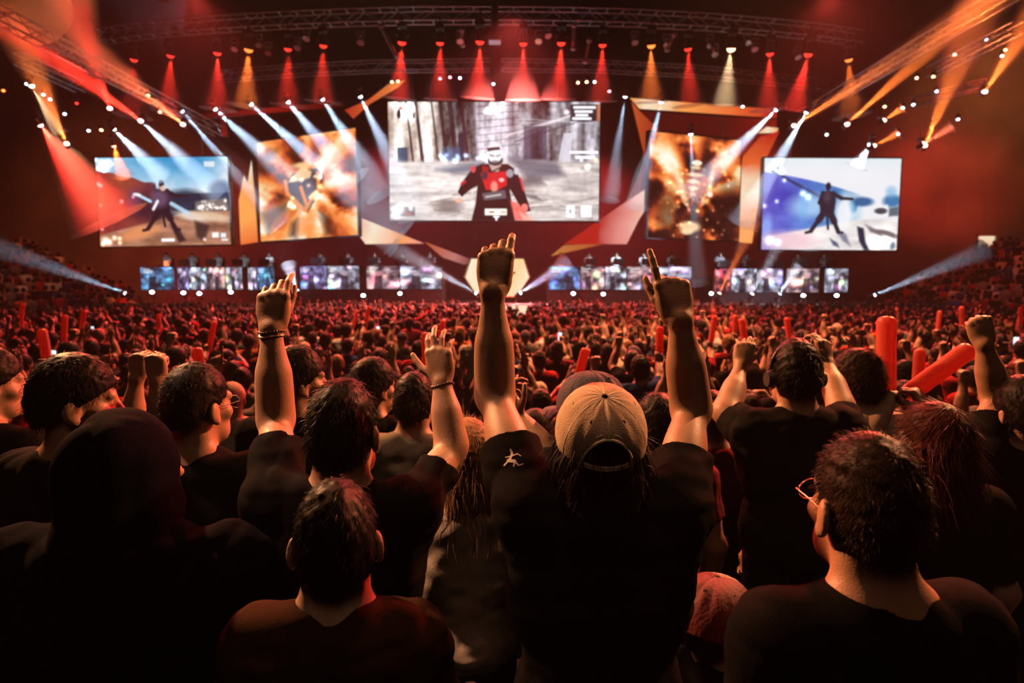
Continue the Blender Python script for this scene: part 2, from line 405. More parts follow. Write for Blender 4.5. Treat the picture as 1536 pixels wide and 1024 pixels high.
def paint_right():
    p = Pic(480, 320); u, v = p.u, p.v
    n = fbm(p.h, p.w, 5, 4, 4, 31); f = fbm(p.h, p.w, 40, 30, 3, 32)
    s = .93 + .03*(n - .5); p.a = np.stack([s - .06*np.exp(-v*12), s, s + .02], -1)
    hill = .14 + .40 * u - .05*np.sin(u*3.2); mk = np.clip((v - hill) / .012, 0, 1) * np.clip((.75 - u) / .18, 0, 1)
    hl = np.stack([.30 + .25*(n - .5) + .3*np.clip(.25 - u, 0, 1), .36 + .35*(n - .5) + .5*np.clip(u - .15, 0, 1), .78 + .25*(n - .5)], -1); p.put(mk, hl)
    p.line((.06, .14), (.42, .42), .022, (.16, .22, .36), .9)
    p.ell((.35, .52), (.22, .12), (.7, .86, .97), .8, 1.0); p.ell((.3, .5), (.05, .16), (.45, .7, .95), .5, 1.0); p.ell((.03, .75), (.06, .14), (.6, .75, 1.0), .7, 1)
    p.ell((.66, .52), (.05, .07), (.1, .5, .75), .9, .5); p.ell((.73, .47), (.12, .05), (.1, .33, .55), .9, .6); p.ell((.95, .46), (.1, .07), (.15, .42, .65), .9, .6); p.ell((.94, .36), (.06, .06), (.5, .72, .88), .7, .9)
    g = fbm(p.h, p.w, 6, 12, 4, 33); gr = .95 + .35*(g - .5); ground = np.stack([gr, gr*.98, gr*.97], -1)
    line = .85 - .28 * np.clip(u, 0, .75); p.put(np.clip((v - line) / .03, 0, 1) * np.clip((u + .1) * 3, 0, 1), ground); p.ell((.2, .9), (.3, .1), (.95, .78, .82), .8, .9); p.ell((.6, .6), (.1, .2), (.97, .97, .98), .9, .8)
    figure_game(p, (.13, .13, .19), .475, .53, .60); p.ell((.47, .42), (.04, .06), (.35, .28, .34), .6, .8)
    p.poly([(.70, .74), (.75, .76), (.77, .92), (.8, 1), (.76, 1), (.72, .9)], (.13, .17, .26), 1, .02); p.poly([(.76, .72), (.87, .79), (.9, .86), (.8, .8)], (.4, .36, .38), .9, .03); p.poly([(.5, .87), (.56, .92), (.58, .98), (.53, .95)], (.25, .3, .42), .9, .02); p.poly([(.56, .82), (.62, .82), (.66, .96), (.6, .9)], (.4, .42, .52), .8, .03)
    p.poly([(.83, .53), (.92, .5), (.92, .62), (.83, .62)], (.97, .97, .97), .9, .02); p.ell((.87, .57), (.07, .035), (.2, .2, .25), .9, .5); p.poly([(.93, .54), (1, .52), (1, .62), (.93, .63)], (.3, .35, .42), .9, .02); p.ell((.93, .82), (.12, .03), (.3, .25, .26), .8, .7, .3); p.ell((.97, .95), (.03, .04), (.3, .4, .5), .8, .6)
    for (x, y, r) in ((.1, .12, .035), (.12, .16, .03), (.15, .24, .02), (.29, .38, .03), (.33, .42, .03), (.1, .47, .02), (.01, .52, .025), (.06, .9, .04), (.12, .92, .03), (.85, .92, .06), (.92, .9, .05)): p.glow((x, y), r, (.8, .8, .8))
    p.ell((.1, .11), (.02, .025), (.1, .35, .55), .8, .6)
    return p.a

def paint_fire(seed, crest):
    p = Pic(340, 380); u, v = p.u, p.v
    n = fbm(p.h, p.w, 4, 5, 5, seed); d = fbm(p.h, p.w, 9, 9, 4, seed + 1); f = fbm(p.h, p.w, 24, 18, 3, seed + 2)
    ang = np.arctan2(v - .55, u - .5); ray = .5 + .5*np.sin(ang * 9 + 6*n)
    k = (.25 + .7*(n - .35)*1.6 + .35*(ray - .5)) + .3*(d - .5)
    if crest == 0: k += .28 * (v - .45) + .16
    else: k += -.18*np.clip(v - .3, 0, 1) + .5*np.exp(-((u - .22)/.14)**2 - ((v - .35)/.35)**2) + .45*np.exp(-((u - .85)/.14)**2 - ((v - .3)/.2)**2) - .1
    st = np.array([0, .25, .42, .6, .8, 1.0])
    p.a = np.stack([np.interp(k, st, [.12, .30, .72, .97, 1.0, 1.05]), np.interp(k, st, [.05, .12, .30, .55, .82, .98]), np.interp(k, st, [.04, .08, .14, .26, .58, .9])], -1)
    r = random.Random(seed)
    if crest == 0:
        p.poly([(.27, .45), (.36, .36), (.6, .33), (.67, .4), (.64, .55), (.5, .75), (.34, .60)], (.2, .18, .24), .95, .02)
        for a, b2 in (((.28, .42), (.3, .55)), ((.3, .55), (.48, .73)), ((.48, .73), (.56, .6)), ((.62, .38), (.62, .52)), ((.56, .62), (.66, .5)), ((.44, .5), (.5, .7))): p.line(a, b2, .022, (1., .62, .3), .95)
        p.poly([(.3, .44), (.36, .38), (.46, .3), (.56, .36), (.54, .42), (.4, .44)], (1, .85, .65), .95, .02); p.ell((.46, .285), (.09, .03), (1, .85, .62), .9, .8); p.line((.7, .2), (.64, .42), .02, (1, .95, .85))
        p.poly([(.36, .9), (.42, .78), (.58, .78), (.56, .97), (.4, .98)], (1., .62, .35), .8, .05)
        for a, b2 in (((.1, .95), (.4, .62)), ((.25, .98), (.45, .7)), ((.95, .95), (.6, .72)), ((.75, .98), (.56, .74))): p.line(a, b2, .03, (1., .55, .25), .5, 1.)
        p.poly([(.02, .72), (.34, .6), (.3, .7), (.08, .92)], (.16, .07, .05), .65, .08); p.poly([(.62, .74), (.72, .8), (.78, .99), (.68, .99)], (.16, .07, .05), .7, .06); p.poly([(.33, .84), (.4, .8), (.38, .99), (.3, .97)], (.16, .07, .05), .7, .06)
        for k2 in range(16): p.glow((r.uniform(.3, .7), r.uniform(.35, .72)), .018, (.9, .75, .6))
        p.poly([(.0, .12), (.2, .1), (.1, .3), (0, .3)], (.2, .1, .1), .6, .1)
    else:
        p.ell((.5, .46), (.16, .13), (.75, .33, .14), .8, .6)
        for y, w_, x in ((.30, .05, .50), (.37, .085, .49), (.435, .06, .47), (.50, .05, .48), (.56, .03, .47)): p.ell((x, y), (w_, .02), (1, .88, .68), .9, .7)
        p.ell((.51, .255), (.05, .025), (1, .95, .85))
        for a, b2 in (((.24, .30), (.34, .48)), ((.30, .36), (.40, .62)), ((.68, .34), (.66, .50))): p.line(a, b2, .05, (1.05, .9, .72), .85, 1.)
        for k2 in range(26):
            t = r.random(); x, y = (.32 + .13*t, .5 + .24*t) if k2 % 2 else (.68 - .18*t, .5 + .26*t)
            p.ell((x + r.uniform(-.03, .03), y + r.uniform(-.03, .03)), (r.uniform(.008, .022), r.uniform(.006, .02)), (1., .72 + .2*r.random(), .42 + .3*r.random()), .9, .8, r.uniform(0, 3))
        p.ell((.66, .55), (.03, .03), (1, .95, .85)); p.ell((.45, .88), (.1, .055), (1, .86, .66), .95, .6); p.ell((.42, .93), (.06, .03), (1, .9, .7), .9, .6)
        for k2 in range(40): p.glow((r.uniform(.15, .95), r.uniform(.3, .98)), .012, (.8, .55, .35))
        p.ell((.9, .7), (.14, .25), (.13, .06, .06), .75, .9); p.ell((.2, .75), (.1, .2), (.2, .12, .08), .6, .9)
    return p.a * 1.02

def paint_feed(seed, tint):
    p = Pic(96, 96); r = random.Random(seed)
    n = fbm(96, 96, 4, 4, 4, seed + 50); f = fbm(96, 96, 14, 12, 3, seed + 70)
    k = np.clip(.25 + 1.3*(n - .35) + .3*(f - .5), 0, 1)
    p.a = np.stack([k * tint[0] + .05, k * tint[1] + .05, k * tint[2] + .08], -1)
    for _ in range(7): p.glow((r.random(), r.random()), r.uniform(.05, .16), [c * r.uniform(.4, 1.0) for c in (tint[0] * 1.1, tint[1], tint[2])])
    x = r.uniform(.3, .7); p.poly([(x - .1, .4), (x + .1, .4), (x + .14, 1), (x - .14, 1)], (.12, .1, .14), .75, .04); p.ell((x, .32), (.09, .11), (.8 * tint[0], .7 * tint[1], .7 * tint[2]), .8)
    for _ in range(3): p.rect(.08, .06 + .07*_, .08 + r.uniform(.12, .35), .1 + .07*_, (1, 1, 1), .8)
    return p.a

# ------------------------------------------------------------------ screens
def screen(name, pxl, pxr, ytl, ytr, ybl, ybr, YL, YR, mdisp, label, cat, depth=.35, rim=.08, group=None):
    TL, TR = at(pxl, ytl, YL), at(pxr, ytr, YR)
    zBL, zBR = at(pxl, ybl, YL).z, at(pxr, ybr, YR).z
    BL, BR = Vector((TL.x, TL.y, zBL)), Vector((TR.x, TR.y, zBR))
    o3 = (BL + BR) / 2
    root = empty(name, o3); tag(root, label, cat, group)
    w = (BR - BL); n = Vector((w.y, -w.x, 0)).normalized()      # towards the audience
    ex = w.normalized() * rim; ez = Vector((0, 0, rim))
    q = [BL - ex - ez, BR + ex - ez, TR + ex + ez, TL - ex + ez]
    b = MB(); b.prism([x - o3 for x in q], -n * depth); b.build('cabinet', M['black'], root)
    me = bpy.data.meshes.new('display')
    me.from_pydata([tuple(x + n * .012 - o3) for x in (BL, BR, TR, TL)], [], [(0, 1, 2, 3)])
    uv = me.uv_layers.new(name='uv')
    for i, c in enumerate(((0, 0), (1, 0), (1, 1), (0, 1))): uv.data[i].uv = c
    me.materials.append(mdisp); link_mesh('display', me, root)
    for t in (.2, .8):                                              # hanging hardware
        p = TL.lerp(TR, t) - n * depth * .5 - o3; b = MB(); b.tube(p, p + Vector((0, 0, 1.1)), .035); b.build('hanger', M['truss'], root)
    return root

screen('video_screen', 582, 900, 153, 153, 330, 331, 34, 34, image_mat('street_shooter_feed', paint_main(), 1.05), 'huge centre video screen showing a masked figure in red and black jacket', 'screen', .5)
screen('video_screen', 143, 341, 237, 235, 370, 366, 33.5, 33.5, image_mat('hill_shooter_feed', paint_left(), 1.0), 'wide video screen with blue sky and orange hillside game footage', 'screen')
screen('video_screen', 1147, 1352, 237, 238, 374, 375, 33.5, 33.5, image_mat('snow_shooter_feed', paint_right(), 1.05), 'wide video screen with dark figure on white ground and blue slope', 'screen')
screen('banner_screen', 386, 533, 214, 192, 362, 352, 36.2, 34.6, image_mat('fire_crest_art', paint_fire(41, 0), 1.0), 'orange fire banner screen with dark heart-shaped crest', 'banner screen')
screen('banner_screen', 975, 1112, 197, 211, 356, 361, 34.6, 36.2, image_mat('fire_idol_art', paint_fire(61, 1), 1.0), 'dark fire banner screen with glowing stacked-disc emblem and sparks', 'banner screen')

def shard(pts, Y, stops, label, s=1., direction=(1, 0, 0), warp=.2, name='light_panel', cat='light panel'):
    P = [at(x, y, Y) for x, y in pts]
    area = sum(a.x * b2.z - b2.x * a.z for a, b2 in zip(P, P[1:] + P[:1]))
    if area < 0: P.reverse()
    o3 = sum(P, Vector()) / len(P)
    dv = Vector(direction).normalized(); pr = [(p - o3).dot(dv) for p in P]
    m = led_mat('panel_glow', stops, s, .35, direction, (min(pr), max(pr)), warp)
    root = empty(name, o3); tag(root, label, cat)
    b = MB(); b.prism([p - o3 + Vector((0, .02, 0)) for p in P], (0, .18, 0)); b.build('panel_cabinet', M['black'], root)
    b = MB(); b.add([p - o3 for p in P], [tuple(range(len(P)))]); b.build('panel_face', m, root)
    return root

CR, OR, RO, RD, DR, PK, MR = (1, .93, .8), (1, .66, .34), (.93, .42, .2), (.72, .14, .1), (.30, .05, .05), (.95, .62, .58), (.42, .08, .07)
shard([(358, 300), (366, 262), (371, 275), (377, 240), (383, 300), (387, 363), (361, 367)], 36.5, [(0, RO), (.35, OR), (.62, OR), (.9, CR)], 'narrow orange flame-topped light panel beside the heart crest banner', 1., (0, 0, 1), .25)
shard([(517, 165), (552, 150), (583, 126), (608, 120), (596, 132), (556, 155), (530, 178)], 37, [(0, RD), (.5, RO), (1, OR)], 'red-orange streak light panel slanting up to the centre truss', .8)
shard([(503, 196), (523, 193), (525, 206), (513, 226)], 36.0, [(0, PK), (1, CR)], 'small pink flame corner panel on the heart crest banner edge', .9)
shard([(528, 322), (545, 328), (636, 365), (548, 366), (533, 345)], 36.5, [(0, PK), (.3, CR), (.6, OR), (1, PK)], 'pale pink ribbon light panel dropping from the heart crest banner', .95)
shard([(636, 362), (712, 391), (697, 397), (664, 386)], 37.5, [(0, RO), (.6, PK), (1, MR)], 'dim orange ribbon light panel running into the hexagon from one side', .55)
shard([(846, 366), (925, 312), (986, 272), (974, 305), (958, 330), (940, 366)], 36.5, [(0, RD), (.4, RD), (.7, PK), (1, CR)], 'red and pink ribbon light panel under the stacked-disc banner', .9)
shard([(826, 384), (905, 366), (880, 366), (845, 368)], 37.5, [(0, OR), (1, RO)], 'dim orange ribbon light panel above the white-jersey booth', .5)
shard([(945, 147), (1165, 164), (1165, 177), (959, 163)], 36.6, [(0, OR), (.12, CR), (.35, OR), (.7, RO), (1, RD)], 'long cream to red header light panel over the stacked-disc banner', .95)
shard([(947, 152), (958, 165), (990, 196), (974, 198), (968, 240)], 37.2, [(0, RO), (1, RD)], 'red triangular light panel under the long cream header', .6)
shard([(960, 166), (1165, 180), (1165, 208), (1112, 208), (992, 195)], 37.8, [(0, MR), (.6, MR), (1, RD)], 'dull red recessed light panel between header and stacked-disc banner', .45)
shard([(1114, 235), (1140, 205), (1170, 196), (1148, 240), (1128, 365), (1099, 362), (1106, 310)], 36.9, [(0, OR), (.3, OR), (.5, CR), (.7, RO), (1, RD)], 'tall red to orange light panel beside the stacked-disc banner', .95, (0, 0, 1), .2)
shard([(1135, 200), (1150, 190), (1168, 192), (1165, 199)], 37.4, [(0, OR), (.5, CR), (1, OR)], 'small cream slanted light panel above the tall red panel', .9)
shard([(300, 170), (515, 152), (516, 160), (304, 178)], 37.5, [(0, DR), (.5, RD), (1, DR)], 'long dim red strip light panel above the heart crest banner', .5)
shard([(330, 178), (338, 178), (341, 205), (333, 203)], 37.5, [(0, RD), (1, DR)], 'short upright red strip panel hanging from the dim red strip', .5, (0, 0, 1))
shard([(900, 335), (945, 300), (968, 240), (960, 290), (985, 262), (930, 318)], 38.2, [(0, MR), (1, RD)], 'dark red shard light panel beside the centre video screen', .4)

# hexagon and the lit ramp under it
P = [(697, 416), (706, 387), (786, 387), (795, 416), (776, 445), (716, 445)]
hx = shard(P, 35.2, [(0, CR), (.4, (1, .9, .72)), (.75, (1, .84, .6)), (1, CR)], 'cream glowing hexagon display at the centre of the stage', 1.0, (1, 0, -.4), .1, 'hexagon_display', 'display')
c = at(770.5, 409, 35.15); o3 = Vector(hx.location)
b = MB(); b.box((c.x - .09 - o3.x, -.06, c.z - .06 - o3.z), (c.x + .09 - o3.x, -.002, c.z + .06 - o3.z)); b.build('camera_hole', M['black'], hx)
b = MB()
Q = [at(x, y, 35.14) - o3 for x, y in P]
for a, b2 in zip(Q, Q[1:] + Q[:1]): b.tube(a, b2, .05, 6)
b.build('edge_trim', mat('hexagon_trim', (.5, .25, .1), .4, .5), hx)
# ------------------------------------------------------------------ stage
SZ = 1.0
st = empty('stage', (0, 33, FLOOR_Z)); tag(st, 'wide dark glossy stage below the screens', 'stage')
b = MB(); b.box((-24, -1.4, 0), (24, 9, SZ - FLOOR_Z)); b.build('deck', M['deck'], st)
b = MB()
for k in range(32): b.box((-24 + 1.5*k + .03, -1.46, .05), (-24 + 1.5*k + 1.47, -1.402, SZ - FLOOR_Z - .08))
b.build('skirt_panel', M['dark'], st)
b = MB(); b.tube((-24, -1.44, SZ - FLOOR_Z), (24, -1.44, SZ - FLOOR_Z), .03); b.build('edge_rail', M['truss'], st)
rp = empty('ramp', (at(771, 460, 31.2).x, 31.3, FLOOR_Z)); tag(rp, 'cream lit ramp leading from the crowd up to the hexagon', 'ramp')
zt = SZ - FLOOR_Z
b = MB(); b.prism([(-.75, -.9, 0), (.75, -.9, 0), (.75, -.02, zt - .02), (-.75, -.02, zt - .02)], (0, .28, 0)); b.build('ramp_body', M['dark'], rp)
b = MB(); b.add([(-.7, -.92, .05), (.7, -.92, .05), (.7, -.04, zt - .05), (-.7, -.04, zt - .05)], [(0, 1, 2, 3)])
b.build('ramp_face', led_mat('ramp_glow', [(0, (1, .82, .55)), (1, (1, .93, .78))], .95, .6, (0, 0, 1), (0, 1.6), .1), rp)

# players' booths with a row of live-feed panels in front
BO = {'blue': (.45, .75, 1.), 'white': (.95, .98, 1.05), 'pink': (1., .82, .82), 'viol': (.72, .7, .98), 'red': (1., .5, .48)}
def booth(px0, px1, ytop, ybot, segs, label, nplay, jersey, chairs):
    Y = 33.0
    a, c = at(px0, ybot, Y), at(px1, ybot, Y); z0, z1 = a.z, at(px0, ytop, Y).z
    cx = (a.x + c.x) / 2; hw = (c.x - a.x) / 2
    root = empty('player_booth', (cx, Y, SZ)); tag(root, label, 'booth')
    zp = 2.5
    b = MB(); b.box((-hw - .05, .06, 0), (hw + .05, 3.0, zp - SZ)); b.build('podium', M['dark'], root)
    b = MB(); b.box((-hw, .05, zp - SZ), (hw, .12, z1 - SZ)); b.box((-hw, .05, z1 - SZ - .05), (hw, .75, z1 - SZ)); b.build('desk', M['black'], root)
    tot = sum(s[1] for s in segs); x = -hw
    for i, (tint, wd, seed) in enumerate(segs):
        w = 2*hw*wd/tot
        if tint != 'off':
            me = bpy.data.meshes.new('feed_panel')
            me.from_pydata([(x + .03, .03, z0 - SZ), (x + w - .03, .03, z0 - SZ), (x + w - .03, .03, z1 - SZ), (x + .03, .03, z1 - SZ), (x + .03, .055, z0 - SZ), (x + w - .03, .055, z0 - SZ), (x + w - .03, .055, z1 - SZ), (x + .03, .055, z1 - SZ)], [],
                           [(0, 1, 2, 3), (5, 4, 7, 6), (4, 0, 3, 7), (1, 5, 6, 2), (3, 2, 6, 7), (4, 5, 1, 0)])
            uv = me.uv_layers.new(name='uv')
            for l in range(4): uv.data[l].uv = ((0, 0), (1, 0), (1, 1), (0, 1))[l]
            me.materials.append(image_mat('feed', paint_feed(seed, BO[tint]), 1.0)); link_mesh('feed_panel', me, root)
        x += w
    ts = [(-hw + (k + .5) * 2*hw/nplay) for k in range(nplay)]
    for k, t in enumerate(ts):
        BOOTH_SEATS.append((cx + t, Y + 1.35, zp, jersey, label, k, nplay))
        MONITORS.append((cx + t, Y + .5, z1, label, k))
BOOTH_SEATS, MONITORS = [], []
booth(211, 412, 401, 434, [('blue', 52, 1), ('off', 4, 0), ('viol', 18, 2), ('white', 28, 3), ('pink', 28, 4), ('white', 26, 5), ('off', 8, 0), ('white', 14, 6), ('blue', 27, 7)], 'booth with blue-ended feed panels under the hillside screen', 5, 'white', 0)
booth(450, 663, 399, 433, [('viol', 40, 11), ('white', 48, 12), ('off', 10, 0), ('pink', 50, 13), ('white', 62, 14)], 'booth with violet and white feed panels next to the hexagon', 5, 'grey', 0)
booth(823, 1037, 400, 434, [('blue', 44, 21), ('pink', 34, 22), ('white', 30, 23), ('pink', 42, 24), ('white', 48, 25)], 'booth with blue and white feed panels behind the pointing hand', 5, 'white', 0)
booth(1071, 1272, 403, 438, [('red', 26, 31), ('white', 38, 32), ('white', 40, 33), ('off', 5, 0), ('pink', 50, 34), ('off', 8, 0), ('white', 36, 35)], 'booth with red-ended feed panels under the snowy screen', 5, 'grey', 0)

# monitors on the desks
proto = None
for (x, y, z, lab, k) in MONITORS:
    if proto is None:
        proto = empty('monitor'); 
        b = MB(); b.box((-.3, -.03, .12), (.3, .02, .48)); b.build('monitor_shell', M['black'], proto)
        b = MB(); b.box((-.28, .021, .14), (.28, .03, .46)); b.build('monitor_screen', emit('monitor_light', (.6, .8, 1.), 3.0), proto)
        b = MB(); b.box((-.12, -.1, 0), (.12, .1, .015)); b.tube((0, 0, 0), (0, 0, .2), .02); b.build('monitor_stand', M['black'], proto)
        o = proto
    else:
        o = proto.copy(); COL.objects.link(o)
        for ch in proto.children:
            c = ch.copy(); COL.objects.link(c); c.parent = o
    o.location = (x, y, z)
    tag(o, 'black monitor, %s in the row on the desk of the %s' % (['first', 'second', 'middle', 'fourth', 'last'][k], lab.split(' with ')[1].replace('feed panels', 'panel booth').split(' booth')[0] + ' booth'), 'monitor', 'monitors on the booth desks')

# ------------------------------------------------------------------ trusses
def truss(p_list, h, label, name='lighting_truss', side=.45):
    """square truss along the given points (bottom chord centres)"""
    o3 = Vector(p_list[0]); root = empty(name, o3); tag(root, label, 'truss')
    ch, br = MB(), MB()
    for p, q in zip(p_list[:-1], p_list[1:]):
        p, q = Vector(p) - o3, Vector(q) - o3; d = (q - p).normalized(); sx = d.cross(Vector((0, 0, 1))).normalized() * side / 2
        up = Vector((0, 0, h))
        for o in (sx, -sx):
            ch.tube(p + o, q + o, .035); ch.tube(p + o + up, q + o + up, .035)
        n = max(2, int((q - p).length / .7))
        for k in range(n):
            a, c = p.lerp(q, k/n), p.lerp(q, (k+1)/n)
            for o in (sx, -sx):
                br.tube(a + o + (up if k % 2 else Vector()), c + o + (Vector() if k % 2 else up), .018, 5)
            br.tube(a + sx, a - sx, .018, 5); br.tube(a + sx + up, a - sx + up, .018, 5)
    ch.build('chord', M['truss'], root); br.build('bracing', M['truss'], root)
    return root

def arc(pxs, z, fy):
    out = []
    for px, py in pxs:
        Y = 20.0
        for _ in range(20):
            q = at(px, py, Y); Y *= (z - CAM.z) / max(q.z - CAM.z, .1)
        out.append(at(px, py, Y))
    return out
T1 = arc([(150, 64), (230, 53), (320, 46), (420, 40), (520, 36), (620, 33), (740, 33), (860, 34), (960, 37), (1060, 42), (1160, 50), (1230, 57), (1290, 66)], 13.4, 0)
truss(T1, .55, 'long curved front lighting truss carrying the red wash lights')
T2 = arc([(330, 122), (440, 113), (560, 107), (735, 105)], 13.3, 0); truss(T2, .5, 'rear lighting truss segment above the heart crest banner')
T2b = arc([(752, 105), (900, 107), (1040, 114), (1180, 128), (1285, 142)], 13.3, 0); truss(T2b, .5, 'rear lighting truss segment above the stacked-disc banner')
truss([(-16.2, 18, 10.2), (-16.2, 34, 10.2)], .5, 'red-lit lighting truss running towards the stage over the blue-sky screen side')
truss([(16.4, 19, 11.3), (16.4, 35, 11.3)], .5, 'orange-lit lighting truss running towards the stage over the snowy screen side')
truss([(-20.2, 25.5, 11.0), (-20.2, 29, 11.0)], .45, 'short orange-lit truss hanging outside the red-lit truss')
truss([(20.2, 25, 12.0), (20.2, 30, 12.0)], .45, 'short orange-lit truss hanging outside the orange-lit long truss')
truss([(21.0, 27.5, 10.7), (19.0, 29.5, 10.5)], .35, 'stubby low truss below the short orange-lit truss')
for i, (px, pt, pb, Y, lab) in enumerate(((742, -40, 60, 26.5, 'thick dark hanging mast at the centre of the front truss'), (597, -30, 30, 26.4, 'thin steel cable from ceiling to front truss beside the centre mast'), (868, -30, 30, 26.4, 'thin steel cable to front truss past the centre mast'))):
    a, c = at(px, pb, Y), at(px, pt, Y); c.z = 24.0; c.x = a.x; c.y = a.y
    b = MB()
    if i == 0:
        b.tube(a, c, .16, 8); b.box((a.x - .25, a.y - .25, a.z - .1), (a.x + .25, a.y + .25, a.z + .25))
    else: b.tube(a, c, .03, 6); b.ball(a, .1)
    tag(b.build('mast' if i == 0 else 'cable', M['truss'], None, a), lab, 'mast' if i == 0 else 'cable')
for i, (p0, p1, lab) in enumerate((((572, 40), (594, 83), 'slanted silver strut under the front truss, nearest the second red light'), ((861, 38), (860, 72), 'short silver strut under the front truss near the centre'), ((884, 60), (878, 92), 'thin silver strut dropping from the front truss towards the rear truss'), ((692, 45), (694, 67), 'silver strut close to the centre mast'), ((1012, 52), (1001, 74), 'slanted silver strut among the orange-white lights'))):
    a, c = at(*p0, 26.6), at(*p1, 26.9); b = MB(); b.tube(a, c, .09 if i < 2 else .05, 8); b.ball(c, .12); b.ball(a, .12)
    tag(b.build('strut', M['truss'], None, a), lab, 'strut')

# ------------------------------------------------------------------ stage lights and the haze their beams show
WHITE, BLUEW, RED, ORANGE, WARM, ROSE = (.70, .82, 1.), (.62, .77, 1.), (1., .035, .02), (1., .19, .03), (1., .62, .32), (1., .3, .36)
LENS = {}
def lens_mat(col, s=9.):
    k = (col, s)
    if k not in LENS: LENS[k] = emit('lens_glow', tuple(.35 + .65*c if s > 8 else c for c in col), s)
    return LENS[k]

BEAMS = []          # (p0, p1, r0, r1)
def stage_light(p, target, col, label, group, power=0., half=None, size=1., lens=9., hang=True, beam=None):
    """one moving-head light: base, yoke, head with lens; POWER > 0 gives it its lamp, BEAM=(length end radius) shows it in the haze"""
    p, target = Vector(p), Vector(target); d = (target - p).normalized()
    root = empty('stage_light', p); tag(root, label, 'stage light', group)
    s = size
    b = MB(); b.cone(-d*.30*s, -d*.02*s, .10*s, .15*s, 12); b.cone(-d*.36*s, -d*.30*s, .05*s, .10*s, 12); b.cone(-d*.02*s, d*.015*s, .155*s, .155*s, 12); b.build('lamp_head', M['black'], root)
    up = Vector((0, 0, 1 if hang else -1)); sx = d.cross(up); sx = sx.normalized() if sx.length > .1 else Vector((1, 0, 0))
    b = MB(); c = -d*.15*s; top = c + up*.26*s
    for q in (sx, -sx):
        b.tube(c + q*.18*s, top + q*.18*s, .03*s, 6)
    b.tube(top + sx*.19*s, top - sx*.19*s, .03*s, 6); b.build('yoke', M['black'], root)
    b = MB(); b.box((top.x - .14*s, top.y - .12*s, min(top.z, top.z + up.z*.16*s)), (top.x + .14*s, top.y + .12*s, max(top.z, top.z + up.z*.16*s)))
    if hang: b.tube(top + up*.1*s, top + up*.45*s, .02*s, 5)
    b.build('base', M['black'], root)
    b = MB(); b.ball(d*.02*s, .135*s, 0, 14, 8, (1, 1, .75)); b.build('lens', lens_mat(col, lens), root)
    if power > 0:
        L = bpy.data.lights.new('lamp', 'SPOT'); L.energy = power; L.color = col; L.shadow_soft_size = .015
        L.spot_size = 2 * half; L.spot_blend = .85
        lo = bpy.data.objects.new('lamp', L); COL.objects.link(lo); lo.parent = root; lo.location = d*.17*s
        lo.rotation_euler = (-d).to_track_quat('Z', 'Y').to_euler()
    if beam: BEAMS.append((p + d*.16*s, target, .13*s, beam))
    return root

ORD = ['first', 'second', 'third', 'fourth', 'fifth', 'sixth', 'seventh', 'eighth', 'ninth', 'tenth', 'eleventh', 'twelfth', 'thirteenth', 'fourteenth', 'fifteenth', 'sixteenth', 'seventeenth', 'eighteenth', 'nineteenth', 'twentieth']
def beam_light(px, py, Y, tx, ty, TY, wpx, col, power, label, group, **kw):
    p, t = at(px, py, Y), at(tx, ty, TY)
    r1 = wpx / 2 * TY / FPX; half = math.atan(r1 / (t - p).length) * 1.0
    show = kw.pop('show', True)
    return stage_light(p, t, col, label, group, power * kw.pop('pw', 1.), half, beam=r1 if show else None, **kw)

# red wash lights under the front truss
reds = [(201,88,0,.6),(256,82,0,.6),(326,78,0,.7),(373,73,1,1.),(432,72,0,.6),(485,67,0,.6),(603,62,0,1.),(660,63,0,.6),(720,61,0,1.1),(785,64,0,.7),(842,63,0,1.),(904,66,0,.6),(977,67,1,.8),(1032,72,0,.6),(1097,72,2,1.),(1155,79,0,.7),(1213,80,0,1.1),(1273,88,1,.6)]
for i, (px, py, c, s) in enumerate(reds):
    Y = 26.6 + ((px - 740) / 560) ** 2 * 1.6
    col = (RED, ORANGE, WARM)[c]
    dx = (-12 if c == 2 else 0) + (-40 if px == 1213 else 0) + random.uniform(-8, 8)
    beam_light(px, py, Y, px + dx * .6, py + 86, Y + .8, 50, col, 3600 * s, '%s wash light, %s along the curved front truss' % (('red', 'orange', 'cream-white')[c], ORD[i]), 'wash lights on the front truss', size=1.15 * (.85 + .3*s), lens=(2.2, 3., 5.)[c])

# white moving heads over the banners
wl = [(170,193,240,262,38,1),(208,178,330,290,46,1.2),(272,166,430,330,62,1.3),(322,163,470,300,58,1.2),(376,156,600,355,70,2.),(431,152,530,270,54,1),(483,148,575,290,54,1),(540,144,625,320,60,1.)]
for i, (px, py, tx, ty, w, s) in enumerate(wl):
    beam_light(px, py, 30.5, tx, ty, 33.0, w, BLUEW, 14000 * s, 'white beam light slanting down, %s of the row before the heart crest banner' % ORD[i], 'white beam lights', size=.75)
wr = [(938,144,914,300,30,.9),(992,152,955,310,36,1.),(1036,200,1046,425,34,.8),(1165,164,1035,290,50,1.5),(1210,168,1112,335,50,1.6)]
wn = ['white beam light pointing straight down beside the centre screen', 'white beam light on the cream header over the disc banner', 'white beam light hanging in front of the stacked-disc banner', 'white beam light slanting across the stacked-disc banner', 'white beam light at the far end of the cream header, aimed past the snowy screen']
for i, (px, py, tx, ty, w, s) in enumerate(wr):
    beam_light(px, py, 30.5, tx, ty, 33.0, w, BLUEW, 14000 * s, wn[i], 'white beam lights', size=.75)

